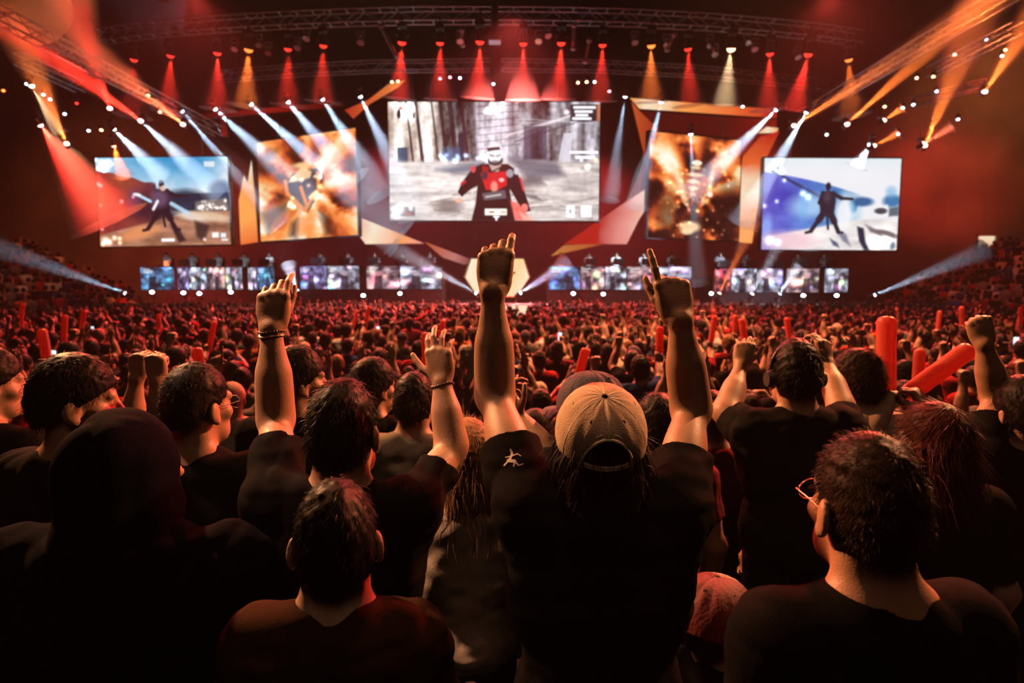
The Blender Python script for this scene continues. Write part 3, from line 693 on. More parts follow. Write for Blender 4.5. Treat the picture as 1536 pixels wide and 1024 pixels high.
# floor-standing beam lights on the stage lip
fl = [(190,440,-10,369,40,BLUEW,1.0,'white floor beam light at the crowd edge aimed over the near stand'),(1310,443,1475,376,36,BLUEW,.9,'white floor beam light at the crowd edge aimed at the lit doorway'),
      (716,440,590,372,30,WHITE,1.3,'white floor beam light at the foot of the hexagon, aimed at the violet booth'),(779,440,852,394,30,(.7,.65,1.),.8,'violet-white floor beam light at the foot of the hexagon, aimed at the blue booth'),
      (447,437,432,398,26,(.85,.8,1.),.8,'white floor beam light in the gap between the first two booths'),(1078,441,1132,335,26,ORANGE,1.2,'orange floor beam light before the red-ended booth'),
      (1127,442,1165,372,22,WHITE,.5,'white floor beam light before the second panel of the red-ended booth'),(1168,442,1196,402,20,WHITE,.8,'white floor beam light before the third panel of the red-ended booth')]
for i, (px, py, tx, ty, w, col, s, lab) in enumerate(fl):
    Y = 32.2
    beam_light(px, py, Y, tx, ty, Y - .8 if i < 2 else 32.75, w, col, 9000 * s, lab, 'floor beam lights', size=.8, hang=False)
fd = [(228,438),(275,439),(299,440),(346,438),(1067,440),(1205,443),(1255,443),(545,443),(600,440),(860,440),(905,441)]
for i, (px, py) in enumerate(fd):
    p = at(px, py, 32.2); stage_light(p, at(px, py - 8, 26), WHITE, 'small white floor light on the stage lip, %s from the hillside screen end' % ORD[i], 'small floor lights', size=.8, hang=False)

# side trusses: red to the one side, orange to the other
sd = [(212,182,27.5,-60,-15,19.,80,RED,3.4,'red beam light with white-hot lens on the red-lit truss'),(275,187,28.5,60,20,20.,90,(1.,.16,.06),1.6,'orange-red beam light at the stage end of the red-lit truss'),
      (100,216,27.,10,10,21.,70,ORANGE,1.3,'orange beam light aimed up, above the hillside screen corner'),(60,187,27.,165,330,29.,110,RED,1.8,'red beam light aimed down across the wall beside the hillside screen'),
      (170,217,29.,184,262,30.,28,ORANGE,.8,'orange beam light just above the hillside screen'),(165,163,28.,90,-50,22.,80,RED,1.4,'large warm beam light aimed up through the red-lit truss'),
      (47,128,27.,88,200,27.5,26,WARM,.5,'warm white beam light near the short orange-lit truss'),
      (1190,189,28.,1600,-75,18.,84,ORANGE,2.6,'orange beam light at the stage end of the orange-lit truss, aimed back over the crowd'),(1270,187,27.,1600,-110,18.,80,ORANGE,2.8,'orange beam light aimed back along the orange-lit truss'),
      (1387,219,27.,1500,-60,20.,90,ORANGE,1.4,'orange beam light aimed steeply up beyond the snowy screen'),(1384,216,26.5,1428,190,26.,20,(1.,.2,.1),.4,'red stub beam light beside the steep orange one'),
      (1477,138,27.,1575,-10,22.,60,ORANGE,1.2,'orange beam light highest at the outer wall'),(1310,219,28.,1347,200,27.6,18,ORANGE,.4,'orange stub beam light above the snowy screen corner'),
      (1325,181,28.,1354,162,27.6,18,ORANGE,.4,'orange stub beam light below the stubby low truss'),(1400,190,29.,1405,262,40.,170,RED,1.1,'red flood light washing the wall beside the snowy screen'),
      (1306,216,28.5,1285,250,28.8,30,WHITE,.4,'white stub beam light aimed down at the snowy screen')]
for (px, py, Y, tx, ty, TY, w, col, s, lab) in sd:
    beam_light(px, py, Y, tx, ty, TY, w, col, 12000 * s, lab, None, size=.8, show=not lab.startswith('red flood'))
dots = [(5,136,ORANGE),(40,126,WHITE),(65,142,WHITE),(75,149,WHITE),(115,155,RED),(222,143,WARM),(240,168,WARM),(152,195,WARM),(133,196,WHITE),(97,171,WHITE),(1327,160,WARM),(1370,157,WHITE),(1405,137,WHITE),(1437,179,WHITE),(1347,201,WHITE),(1354,162,WHITE),(1508,75,WARM),(1503,84,WHITE),(1480,60,WHITE),(1240,202,WHITE),(1114,160,WHITE),(588,123,WARM),(597,122,WARM),(867,124,WARM),(892,123,WHITE),(880,123,WARM),(914,137,ROSE),(740,126,WHITE),(660,118,ROSE),(675,116,ROSE),(690,117,WHITE),(1400,115,WARM),(1375,117,WARM),(1432,82,WARM)]
for i, (px, py, col) in enumerate(dots):
    p = at(px, py, 28.5); where = 'over the hillside screen side' if px < 400 else ('behind the rear truss above the centre screen' if px < 1000 else 'over the snowy screen side')
    n = [d for d in dots if (d[0] < 400) == (px < 400) and (d[0] < 1000) == (px < 1000)]; n.sort()
    stage_light(p, at(px, py + 40, 18), col, 'small pin light %s, %s counting across' % (where, ORD[n.index((px, py, col))]), 'pin lights', size=.5, lens=6. if col != RED else 3.)

# chrome floodlights clustered on the front truss
clusters = [(352,72,.0),(388,66,.5),(402,78,.2),(446,70,.1),(460,56,-.3),(541,62,.0),(690,60,.2),(808,60,-.2),(822,52,.3),(952,62,.1),(1000,66,-.4),(1065,66,.2),(1072,80,.0),(1122,62,.5),(1132,72,.0),(1197,84,.2)]
M['chrome'] = mat('chrome_reflector', (.75, .78, .82), .18, 1., .1, 8)
for i, (px, py, a) in enumerate(clusters):
    Y = 26.7 + ((px - 740) / 560) ** 2 * 1.6; p = at(px, py, Y)
    root = empty('floodlight', p); tag(root, 'silver floodlight can on the front truss, %s counting from the hillside screen end' % ORD[i], 'floodlight', 'silver floodlights on the front truss')
    d = Vector((math.sin(a) * .5, -.5, -1)).normalized()
    b = MB(); b.cone(-d*.3, d*.1, .09, .17, 12, caps=False); b.cone(-d*.36, -d*.3, .05, .09, 10); b.build('can', M['chrome'], root)
    b = MB(); b.tube(-d*.2 + Vector((.15, 0, 0)), Vector((.15, 0, .4)), .02); b.tube(-d*.2 - Vector((.15, 0, 0)), Vector((-.15, 0, .4)), .02); b.tube((-.16, 0, .4), (.16, 0, .4), .02); b.build('bracket', M['truss'], root)
    b = MB(); b.cone(d*.08, d*.09, .15, .15, 12); b.build('lens', M['chrome'], root)

# haze: mutually separate shafts share one object
def seg_dist(a0, a1, b0, b1):
    best = 1e9
    for i in range(13):
        p = a0.lerp(a1, i / 12)
        d = b1 - b0; t = max(0, min(1, (p - b0).dot(d) / d.length_squared)); best = min(best, (p - b0 - d*t).length)
    return best
def haze_material(density):
    m, t, out = nt('haze')
    v = t.nodes.new('ShaderNodeVolumeScatter'); v.inputs['Color'].default_value = (1, 1, 1, 1); v.inputs['Density'].default_value = density; v.inputs['Anisotropy'].default_value = .15
    t.links.new(v.outputs[0], out.inputs['Volume'])
    return m
HZ = haze_material(.09)
bins = []
for bm_ in BEAMS:
    for bn in bins:
        if all(seg_dist(bm_[0], bm_[1], o[0], o[1]) > max(bm_[3], bm_[2]) + max(o[3], o[2]) + .05 for o in bn): bn.append(bm_); break
    else: bins.append([bm_])
for i, bn in enumerate(bins):
    b = MB()
    for p0, p1, r0, r1 in bn: b.cone(p0, p1, r0, r1 * 1.05, 20)
    o = b.build('haze', HZ); tag(o, 'thin stage haze hanging in the light shafts', 'haze', 'stage haze', 'stuff')
print('beams', len(BEAMS), 'haze objects', len(bins))

# ------------------------------------------------------------------ other lamps: red and amber audience washes, added fill, added wall glow
def spot(name, p, t, col, power, deg, blend=.6, soft=.25):
    L = bpy.data.lights.new(name, 'SPOT'); L.energy = power; L.color = col; L.spot_size = math.radians(deg); L.spot_blend = blend; L.shadow_soft_size = soft
    o = bpy.data.objects.new(name, L); COL.objects.link(o); o.location = p
    o.rotation_euler = (Vector(p) - Vector(t)).to_track_quat('Z', 'Y').to_euler()
    return o
spot('amber_wash', (-7.5, 8.0, 8.0), (-.2, 1.6, 1.9), (1., .42, .17), 12000, 24)
spot('amber_wash', (8.5, 8.0, 8.0), (.5, 1.6, 1.9), (1., .39, .16), 9000, 24)
spot('amber_wash', (.3, 2.6, 10.5), (.25, 1.75, 1.6), (1., .44, .20), 800, 13)
spot('amber_wash', (-4.2, 2.35, 6.5), (-.30, 1.8, 1.22), (1., .50, .28), 4200, 9)
spot('red_wash', (14, 21, 14), (27, 31, 2), (1., .10, .05), 7000, 46)
spot('amber_wash', (-14, 21, 14), (-27, 31, 2), (1., .22, .08), 5000, 46)
spot('rose_wash', (0, 32.5, 11), (-3, 27.5, .8), (1., .45, .42), 12000, 75)
spot('red_wash', (7, 12, 8), (-.9, 1.8, 1.75), (1., .06, .04), 9000, 24)
La = bpy.data.lights.new('added_fill', 'AREA'); La.energy = 45; La.color = (1., .55, .35); La.size = 4; lo = bpy.data.objects.new('added_fill', La); COL.objects.link(lo); lo.location = (0, -3.5, 9); lo.rotation_euler = (math.radians(28), 0, 0)  # unseen fill lamp added in place of bounced light
spot('amber_wash', (-4, 13, 13), (-1, 9, .8), (1., .40, .16), 11000, 55)
spot('amber_wash', (6, 13, 13), (5, 9, .8), (1., .36, .14), 17000, 60)
spot('red_wash', (-12, 24, 13), (-9, 15, .8), (1., .07, .05), 30000, 75)
spot('red_wash', (12, 24, 13), (9, 15, .8), (1., .07, .05), 30000, 75)
spot('red_wash', (0, 26, 13), (0, 19, .8), (1., .08, .07), 40000, 80)
spot('red_wash', (0, 30, 13), (0, 27, .8), (1., .14, .12), 36000, 90)
# unseen spots added to light the walls; their glow stands in for haze
spot('added_wall_glow', (-24, 30, 15), (-28, 44, 6), (1., .16, .04), 4200, 70, 1.)
spot('added_wall_glow', (-20, 36, 13), (-22, 44, 3), (1., .06, .05), 3500, 90, 1.)
spot('added_wall_glow', (26, 32, 15), (29, 44, 9), (1., .08, .05), 3300, 62, 1.)
spot('added_wall_glow', (33, 34, 20), (34, 44, 14), (1., .24, .06), 3600, 80, 1.)
spot('added_wall_glow', (6, 40, 12), (5, 44, 5), (1., .04, .05), 2600, 110, 1.)
spot('added_wall_glow', (-8, 40, 12), (-9, 44, 7), (1., .05, .08), 1500, 110, 1.)
spot('added_wall_glow', (16, 40, 14), (16, 44, 7), (1., .06, .04), 2200, 110, 1.)
sc.world = bpy.data.worlds.new('world'); sc.world.use_nodes = True
bgn = sc.world.node_tree.nodes.get('Background')
bgn.inputs[0].default_value = (.02, .01, .012, 1); bgn.inputs[1].default_value = .0
hv = sc.world.node_tree.nodes.new('ShaderNodeVolumeScatter'); hv.inputs['Density'].default_value = .0009
sc.world.node_tree.links.new(hv.outputs[0], sc.world.node_tree.nodes['World Output'].inputs['Volume'])
# ------------------------------------------------------------------ bodies: one continuous surface grown from limbs (distance field -> surface nets)
def A3(*x): return np.array(x, dtype=np.float64)
def unit(v): v = np.asarray(v, float); return v / (np.linalg.norm(v) + 1e-12)
def rot_axis(ax, ang):
    ax = unit(ax); K = np.array([[0, -ax[2], ax[1]], [ax[2], 0, -ax[0]], [-ax[1], ax[0], 0]])
    return np.eye(3) + math.sin(ang) * K + (1 - math.cos(ang)) * K @ K
def rz(a): return rot_axis((0, 0, 1), a)

class Cap:                                   # tapered limb from a to b
    def __init__(s, a, b, ra, rb, k=.02, m=0): s.a, s.b, s.ra, s.rb, s.k, s.m, s.op = A3(*a), A3(*b), ra, rb, k, m, 'u'
    def d(s, P):
        ba = s.b - s.a; pa = P - s.a
        t = np.clip(pa @ ba / (ba @ ba + 1e-12), 0, 1)
        return np.linalg.norm(pa - t[:, None] * ba, axis=1) - (s.ra + t * (s.rb - s.ra))
    def box(s): r = max(s.ra, s.rb); return np.minimum(s.a, s.b) - r, np.maximum(s.a, s.b) + r
class Ell:                                   # ellipsoid with axes R (columns) and radii r
    def __init__(s, c, r, R=None, k=.02, m=0): s.c, s.r, s.R, s.k, s.m, s.op = A3(*c), A3(*r), (np.eye(3) if R is None else R), k, m, 'u'
    def d(s, P):
        q = (P - s.c) @ s.R
        k0 = np.linalg.norm(q / s.r, axis=1); k1 = np.linalg.norm(q / (s.r * s.r), axis=1) + 1e-9
        return k0 * (k0 - 1) / k1
    def box(s): r = max(s.r); return s.c - r, s.c + r
class Cut:                                   # removes the side that N points to
    def __init__(s, c, n, k=.004): s.c, s.n, s.k, s.op = A3(*c), unit(n), k, 'cut'
    def d(s, P): return (P - s.c) @ s.n
class Sub:
    def __init__(s, prim, k=.01): s.p, s.k, s.op = prim, k, 'sub'
    def d(s, P): return -s.p.d(P)

def smin(a, b, k):
    h = np.clip(.5 + .5 * (b - a) / k, 0, 1); return b + (a - b) * h - k * h * (1 - h)
def smax(a, b, k): return -smin(-a, -b, k)

def fold(prims, P, disp=None):
    d = None
    for q in prims:
        if isinstance(q, list):
            e = fold(q, P); k = getattr(q[0], 'k', .02); d = e if d is None else smin(d, e, k)
        elif q.op == 'u':
            e = q.d(P); d = e if d is None else smin(d, e, q.k)
        else: d = smax(d, q.d(P), q.k)
    if disp is not None: d = d + disp(P)
    return d

def flat(prims):
    for q in prims:
        if isinstance(q, list): yield from flat(q)
        elif q.op == 'u': yield q

def sdf_mesh(prims, h, disp=None, pad=.02):
    """sparse evaluation of the field on a grid of step h, then naive surface nets"""
    lo = np.min([q.box()[0] for q in flat(prims)], axis=0) - pad - 2*h
    hi = np.max([q.box()[1] for q in flat(prims)], axis=0) + pad + 2*h
    B = 8
    nb = np.ceil((hi - lo) / (h * B)).astype(int) + 1
    n = nb * B
    ci = np.stack(np.meshgrid(*[np.arange(k) for k in nb], indexing='ij'), -1).reshape(-1, 3)
    cc = lo + (ci * B + B / 2 - .5) * h
    dc = fold(prims, cc, disp)
    rad = h * B * .87 + pad * .6
    act = np.abs(dc) < rad * 1.25
    D = np.empty(n, np.float32)
    Dv = D.reshape(nb[0], B, nb[1], B, nb[2], B)
    Dv[:] = np.where(np.abs(dc) < rad * 1.25, 1., np.sign(dc)).reshape(nb)[:, None, :, None, :, None].astype(np.float32)
    off = np.stack(np.meshgrid(*[np.arange(B)] * 3, indexing='ij'), -1).reshape(-1, 3)
    ai = ci[act]
    # groups of neighbouring blocks share a culled list of limbs
    key = (ai // 6); order = np.lexsort(key.T); ai = ai[order]; key = key[order]
    cuts = np.flatnonzero(np.any(np.diff(key, axis=0) != 0, axis=1)) + 1
    for seg in np.split(ai, cuts):
        if len(seg) == 0: continue
        P = (lo + (seg[:, None, :] * B + off[None]) * h).reshape(-1, 3)
        bl, bh = P.min(0) - .09, P.max(0) + .09
        def near(q):
            if isinstance(q, list): return [x for x in q if x.op != 'u' or near(x)] if any(near(x) for x in q if not isinstance(x, list) and x.op == 'u') else None
            if q.op != 'u': return True
            a, b2 = q.box(); return bool(np.all(a <= bh) and np.all(b2 >= bl))
        keep = []
        for q in prims:
            r = near(q)
            if r: keep.append(r if isinstance(q, list) else q)
        while keep and not isinstance(keep[0], list) and keep[0].op != 'u': keep.pop(0)
        if not keep: d = np.full(len(P), 1.)
        else: d = fold(keep, P, disp)
        d = d.reshape(len(seg), B, B, B)
        Dv[seg[:, 0], :, seg[:, 1], :, seg[:, 2], :] = d
    inside = D < 0
    c8 = [(i, j, k) for i in (0, 1) for j in (0, 1) for k in (0, 1)]
    s_ = np.zeros(tuple(x - 1 for x in D.shape), np.uint8)
    for i, j, k in c8: s_ += inside[i:D.shape[0]-1+i, j:D.shape[1]-1+j, k:D.shape[2]-1+k]
    cell = np.argwhere((s_ > 0) & (s_ < 8))
    idx = np.full(s_.shape, -1, np.int32); idx[tuple(cell.T)] = np.arange(len(cell))
    val = np.stack([D[cell[:, 0]+i, cell[:, 1]+j, cell[:, 2]+k] for i, j, k in c8], 1).astype(np.float64)
    acc = np.zeros((len(cell), 3)); cnt = np.zeros(len(cell))
    c8a = np.array(c8, float)
    for a in range(8):
        for b2 in range(a + 1, 8):
            if np.abs(c8a[a] - c8a[b2]).sum() != 1: continue
            va, vb = val[:, a], val[:, b2]; x = (va < 0) != (vb < 0)
            t = np.where(x, va / np.where(x, va - vb, 1), 0)
            acc += np.where(x[:, None], c8a[a] + t[:, None] * (c8a[b2] - c8a[a]), 0); cnt += x
    V = lo + (cell + acc / np.maximum(cnt, 1)[:, None]) * h
    F = []
    for ax in range(3):
        u, v = (ax + 1) % 3, (ax + 2) % 3
        sl0 = [slice(None)] * 3; sl1 = [slice(None)] * 3; sl0[ax] = slice(0, -1); sl1[ax] = slice(1, None)
        a_, b_ = inside[tuple(sl0)], inside[tuple(sl1)]
        e = np.argwhere(a_ != b_)
        e = e[(e[:, u] > 0) & (e[:, v] > 0) & (e[:, u] < D.shape[u]-1) & (e[:, v] < D.shape[v]-1)]
        s0 = a_[tuple(e.T)]
        q = []
        for du, dv in ((0, 0), (-1, 0), (-1, -1), (0, -1)):
            c = e.copy(); c[:, u] += du; c[:, v] += dv; q.append(idx[tuple(c.T)])
        q = np.stack(q, 1)
        q = np.where(s0[:, None], q, q[:, ::-1])
        F.append(q[(q >= 0).all(1)])
    return V, np.concatenate(F)

def mat_index(prims, C):
    """material of each point: that of the nearest limb"""
    best = np.full(len(C), 9.); m = np.zeros(len(C), np.int32)
    for q in flat(prims):
        d = q.d(C); w = d < best; best[w] = d[w]; m[w] = q.m
    return m

def noise3(P, s, seed=0):
    """cheap smooth pseudo-noise from warped sines, about -1..1"""
    r = np.random.default_rng(seed); v = np.zeros(len(P))
    for i in range(5):
        k = r.normal(size=3); k *= s * (1 + .45 * i) / np.linalg.norm(k)
        k2 = r.normal(size=3) * s * .7
        v += np.sin(P @ k + 1.7 * np.sin(P @ k2 + r.random() * 6) + r.random() * 6) / (1 + .5 * i)
    return v / 2.4

# ------------------------------------------------------------------ hands
CURL = {'fist': ((78, 95, 60),) * 4, 'loose': ((30, 58, 40), (38, 66, 45), (44, 70, 45), (48, 72, 45)), 'point': ((-4, 6, 4), (62, 80, 50), (70, 88, 55), (74, 88, 55)),
        'open': ((6, 10, 8), (3, 8, 6), (5, 9, 6), (9, 12, 8)), 'half': ((16, 34, 20), (42, 66, 40), (50, 70, 40), (40, 62, 40)), 'grip': ((55, 70, 45),) * 4, 'clasp': ((70, 60, 30), (72, 62, 30), (74, 64, 32), (76, 66, 34)), 'spread': ((18, 30, 20), (10, 26, 20), (14, 30, 20), (26, 34, 20))}
def hand(W, d, n, t, pose='loose', s=1., m=0, fat=1., thumb=None, kf=.004):
    """W wrist, d towards the knuckles, n out of the palm, t towards the thumb; returns limbs of palm and five fingers"""
    d = unit(d); n = unit(n - d * np.dot(n, d)); t0 = np.cross(d, n); t = t0 if np.dot(t0, t) > 0 else -t0
    L = []
    off = (.031, .0105, -.0105, -.030); base = (.088, .092, .087, .078); fr = (.0098, .0102, .0096, .0084)
    seg = ((.042, .026, .021), (.046, .029, .022), (.042, .027, .021), (.033, .021, .018))
    fanA = {'spread': 9, 'open': 6}.get(pose, 2)
    for i in range(4):
        k = W + s * (d * base[i] + t * off[i])
        L.append(Cap(W + s * (d * .012 + t * off[i] * .55), k, .0165 * s, .0135 * s * fat, .012, m))
    L.append(Ell(W + s * d * .05, (.043 * s, .048 * s, .0165 * s), np.stack([t, d, n], 1), .012, m))
    L.append(Ell(W + s * (d * .032 + t * .024 + n * .010), (.018 * s, .033 * s, .016 * s), np.stack([t, unit(d + .5*t), n], 1), .012, m))
    L.append(Ell(W + s * (d * .035 - t * .026 + n * .008), (.013 * s, .032 * s, .014 * s), np.stack([t, d, n], 1), .012, m))
    for i in range(4):
        k = W + s * (d * base[i] + t * off[i]); cur = unit(d + t * math.tan(math.radians(fanA * (1.5 - i))) * .55); a = 0
        L.append(Ell(k - n * .004 * s, (.0112 * s,) * 3, None, .006, m))
        p = k
        side = unit(np.cross(cur, n))
        nn = n
        for j in range(3):
            ang = math.radians(CURL[pose][i][j])
            R = rot_axis(np.cross(cur, nn), ang); cur, nn = unit(R @ cur), unit(R @ nn)
            q = p + cur * seg[i][j] * s; r0 = fr[i] * (1 - .1 * j) * s * fat
            L.append(Cap(p, q, r0, r0 * .9, kf if j == 0 else .003, m)); p = q
    b0 = W + s * (d * .022 + t * .026 + n * .006)
    tb = thumb or {'fist': (.5, .35, .75), 'grip': (.6, .3, .8), 'clasp': (.75, .45, .4), 'point': (.72, .75, .3), 'loose': (.75, .62, .45), 'half': (.7, .55, .7), 'open': (.72, .85, .15), 'spread': (.6, .95, .15)}[pose]
    td = unit(d * tb[0] + t * tb[1] + n * tb[2]); b1 = b0 + td * .042 * s
    td2 = unit(td + d * .5 - t * (.55 if pose in ('fist', 'grip') else .1)); b2 = b1 + td2 * .032 * s
    td3 = unit(td2 + d * .2 - t * (.5 if pose in ('fist', 'grip') else .08)); b3 = b2 + td3 * .026 * s
    L += [Cap(b0, b1, .0145 * s, .0115 * s * fat, .008, m), Cap(b1, b2, .011 * s * fat, .0098 * s * fat, .003, m), Cap(b2, b3, .0098 * s * fat, .0082 * s * fat, .003, m)]
    return L

def arm(S, E, W, m=0, s=1., thick=1., n=None):
    """shoulder, elbow, wrist with deltoid, biceps, forearm bulge"""
    S, E, W = A3(*S), A3(*E), A3(*W); u, f = unit(E - S), unit(W - E)
    bend = unit(u - f * np.dot(u, f) + A3(1e-4, 0, 0))           # outside of the elbow
    k = thick * s
    L = [Cap(S, S + (E - S) * .25, .056 * k, .055 * k, .03, m), Cap(S, E, .050 * k, .040 * k, .02, m),
         Ell(S + (E - S) * .5 - bend * .012 * k, (.043 * k, .043 * k, .105 * k), frame_from(u), .03, m),
         Ell(S + (E - S) * .45 + bend * .014 * k, (.04 * k, .04 * k, .11 * k), frame_from(u), .03, m),
         Ell(E + bend * .012 * k, (.03 * k,) * 3, None, .02, m),
         Cap(E, E + (W - E) * .5, .043 * k, .041 * k, .03, m), Cap(E, W, .044 * k, .0275 * k, .02, m),
         Ell(E + (W - E) * .30 - bend * .006 * k, (.042 * k, .042 * k, .13 * k), frame_from(f), .03, m),
         Ell(W, (.031 * k, .031 * k, .03 * k), None, .012, m)]
    return L
def frame_from(u):
    u = unit(u); a = A3(0, 0, 1) if abs(u[2]) < .9 else A3(1, 0, 0)
    x = unit(np.cross(a, u)); y = np.cross(u, x); return np.stack([x, y, u], 1)

# ------------------------------------------------------------------ a whole person
SKIN, PANTS, SHOES = 0, 1, 2
class Person: pass
def head_prims(c, R, s, m=0):
    f = lambda x, y, z: c + R @ (A3(x, y, z) * s)
    r = lambda *x: tuple(v * s for v in x)
    L = [Ell(f(0, -.012, .022), r(.075, .096, .100), R, .02, m), Ell(f(0, .025, -.045), r(.058, .068, .072), R, .03, m),
         Cap(f(-.03, .045, -.085), f(.03, .045, -.085), .028 * s, .028 * s, .03, m), Ell(f(0, .072, -.1), r(.024, .02, .018), R, .015, m),
         Cap(f(-.034, .076, .026), f(.034, .076, .026), .015 * s, .015 * s, .015, m),
         Cap(f(0, .085, .012), f(0, .104, -.026), .010 * s, .0135 * s, .010, m), Ell(f(0, .094, -.03), r(.019, .012, .009), R, .006, m),
         Ell(f(0, .08, -.06), r(.026, .016, .008), R, .004, m), Ell(f(0, .078, -.073), r(.022, .015, .008), R, .004, m),
         Ell(f(.045, .052, -.02), r(.026, .026, .022), R, .02, m), Ell(f(-.045, .052, -.02), r(.026, .026, .022), R, .02, m)]
    for sx in (-1, 1):
        L.append(Sub(Ell(f(sx * .032, .088, .004), r(.016, .014, .011), R), .008))
        L.append(Ell(f(sx * .032, .074, .003), r(.0135, .0125, .0115), R, .002, m))
        Re = R @ rz(sx * .38)
        L.append(Ell(f(sx * .082, -.012, -.012), r(.010, .024, .034), Re, .008, m)); L.append(Ell(f(sx * .083, -.004, -.036), r(.008, .014, .014), Re, .006, m))
    return L

def human(head, yaw=0., H=1.75, floor=0., arms=(None, None), head_yaw=0., head_pitch=0., head_roll=0., build=1., lean=0., legs=True, head_s=None, sh=1., neck_fwd=.02):
    """limbs of a standing person whose head centre is at HEAD and who faces yaw (0 = the stage).
    arms[i] (0 = camera-left when seen from behind, 1 = right): dict(E=, W=, d=, n=, pose=) in world space, or None for hanging"""
    s = H / 1.75; head = A3(*head); Rb = rz(yaw)
    # base so that head sits slightly forward of the spine
    base = head - Rb @ A3(0, neck_fwd * s + lean, 0); base[2] = floor
    g = lambda x, y, z: base + Rb @ A3(x * s, y * s + lean * max(0, z - .9) / .7, z * s)
    zoff = head[2] - floor - 1.622 * s                                # upper body follows the head height
    up = lambda x, y, z: g(x, y, z) + A3(0, 0, zoff)
    P = Person(); P.base, P.Rb, P.s, P.floor = base, Rb, s, floor
    hs = head_s or s
    Rh = Rb @ rz(head_yaw) @ rot_axis((1, 0, 0), head_pitch) @ rot_axis((0, 1, 0), head_roll)
    P.head, P.Rh, P.hs = head, Rh, hs
    b = build
    L = head_prims(head, Rh, hs)
    nk = up(0, -.015, 1.44); P.neck = nk
    L = [Cap(nk, head + Rh @ (A3(0, -.02, -.05) * hs), .060 * s, .054 * s, .02, SKIN), Cap(up(.05, -.03, 1.43), head + Rh @ (A3(.03, -.03, -.06) * hs), .034*s, .034*s, .03, SKIN), Cap(up(-.05, -.03, 1.43), head + Rh @ (A3(-.03, -.03, -.06) * hs), .034*s, .034*s, .03, SKIN)] + L
    torso = [Ell(up(0, 0, 1.26), (.165 * s * b * sh, .112 * s * b, .19 * s), Rb, .05, SKIN), Ell(up(0, .005, 1.05), (.142 * s * b, .102 * s * b, .16 * s), Rb, .06, SKIN),
             Cap(up(-.05, -.03, 1.425), up(.05, -.03, 1.425), .055 * s, .055 * s, .05, SKIN), Ell(up(.085 * sh, -.05, 1.3), (.08 * s, .055 * s, .11 * s), Rb, .05, SKIN), Ell(up(-.085 * sh, -.05, 1.3), (.08 * s, .055 * s, .11 * s), Rb, .05, SKIN)]
    pelvis = [Ell(g(0, 0, .93), (.155 * s * b, .112 * s * b, .12 * s), Rb, .05, PANTS)]
    if zoff < -.03: pelvis.append(Cap(g(0, 0, .93), up(0, 0, 1.0), .12*s, .12*s, .05, PANTS))
    armL = []; P.arms = []
    shl = []
    for i, sx in enumerate((-1, 1)):
        a = arms[i]
        if a is None:
            a = dict(E=up(sx * .25, -.03, 1.12), W=up(sx * .245, .06, .88), d=A3(0, 0, -1) + Rb @ A3(0, .25, 0), n=Rb @ A3(-sx, 0, 0), pose='loose')
        E, W = A3(*a['E']), A3(*a['W'])
        S0 = up(sx * .180 * sh, -.01, 1.405)
        raise_ = np.clip((E - S0)[2] / (.28 * s), -1, 1)
        S = S0 + A3(0, 0, .055 * s * max(0, raise_)) - Rb @ A3(sx * .02 * s * max(0, raise_), 0, 0)
        th = a.get('thick', 1.)
        shl += [Cap(up(sx * .05, -.03, 1.44), S, .050 * s, .055 * s, .05, SKIN), Cap(up(sx * .10 * sh, -.015, 1.25), S, .075 * s, .058 * s, .06, SKIN)]
        t = a.get('t'); dd = A3(*a['d']); nn = A3(*a['n'])
        if t is None: t = Rb @ A3(-sx, 0, 0) if dd[2] > 0 else Rb @ A3(0, 1, 0)
        hl = hand(W + unit(dd) * .004, dd, nn, A3(*t), a['pose'], s * a.get('hs', 1.), SKIN, a.get('fat', 1.), a.get('thumb'))
        al = arm(S, E, W, SKIN, s, th); armL += al + hl; P.arms.append((S, E, W, th))
    legL = []
    if legs:
        for sx in (-1, 1):
            hp, kn, an = g(sx * .088, 0, .90), g(sx * .10, .025, .49), g(sx * .105, -.015, .085)
            legL += [Cap(hp, kn, .088 * s * b, .060 * s, .04, PANTS), Cap(kn, an, .060 * s, .045 * s, .03, PANTS), Ell(kn + (an - kn) * .3 - Rb @ A3(0, .02, 0), (.056 * s, .056 * s, .12 * s), None, .03, PANTS),
                     Cap(g(sx * .105, -.04, .045), g(sx * .12, .15, .035), .043 * s, .034 * s, .02, SHOES)]
    P.torso, P.shl, P.pelvis, P.up, P.g = torso, shl, pelvis, up, g
    P.prims = L[:3] + torso + shl + pelvis + legL + armL + L[3:]
    return P

def body_mesh(P, h, mats, name='body'):
    V, F = sdf_mesh(P.prims, h)
    C = V[F].mean(1); mi = mat_index(P.prims, C)
    return V, F, mi, mats

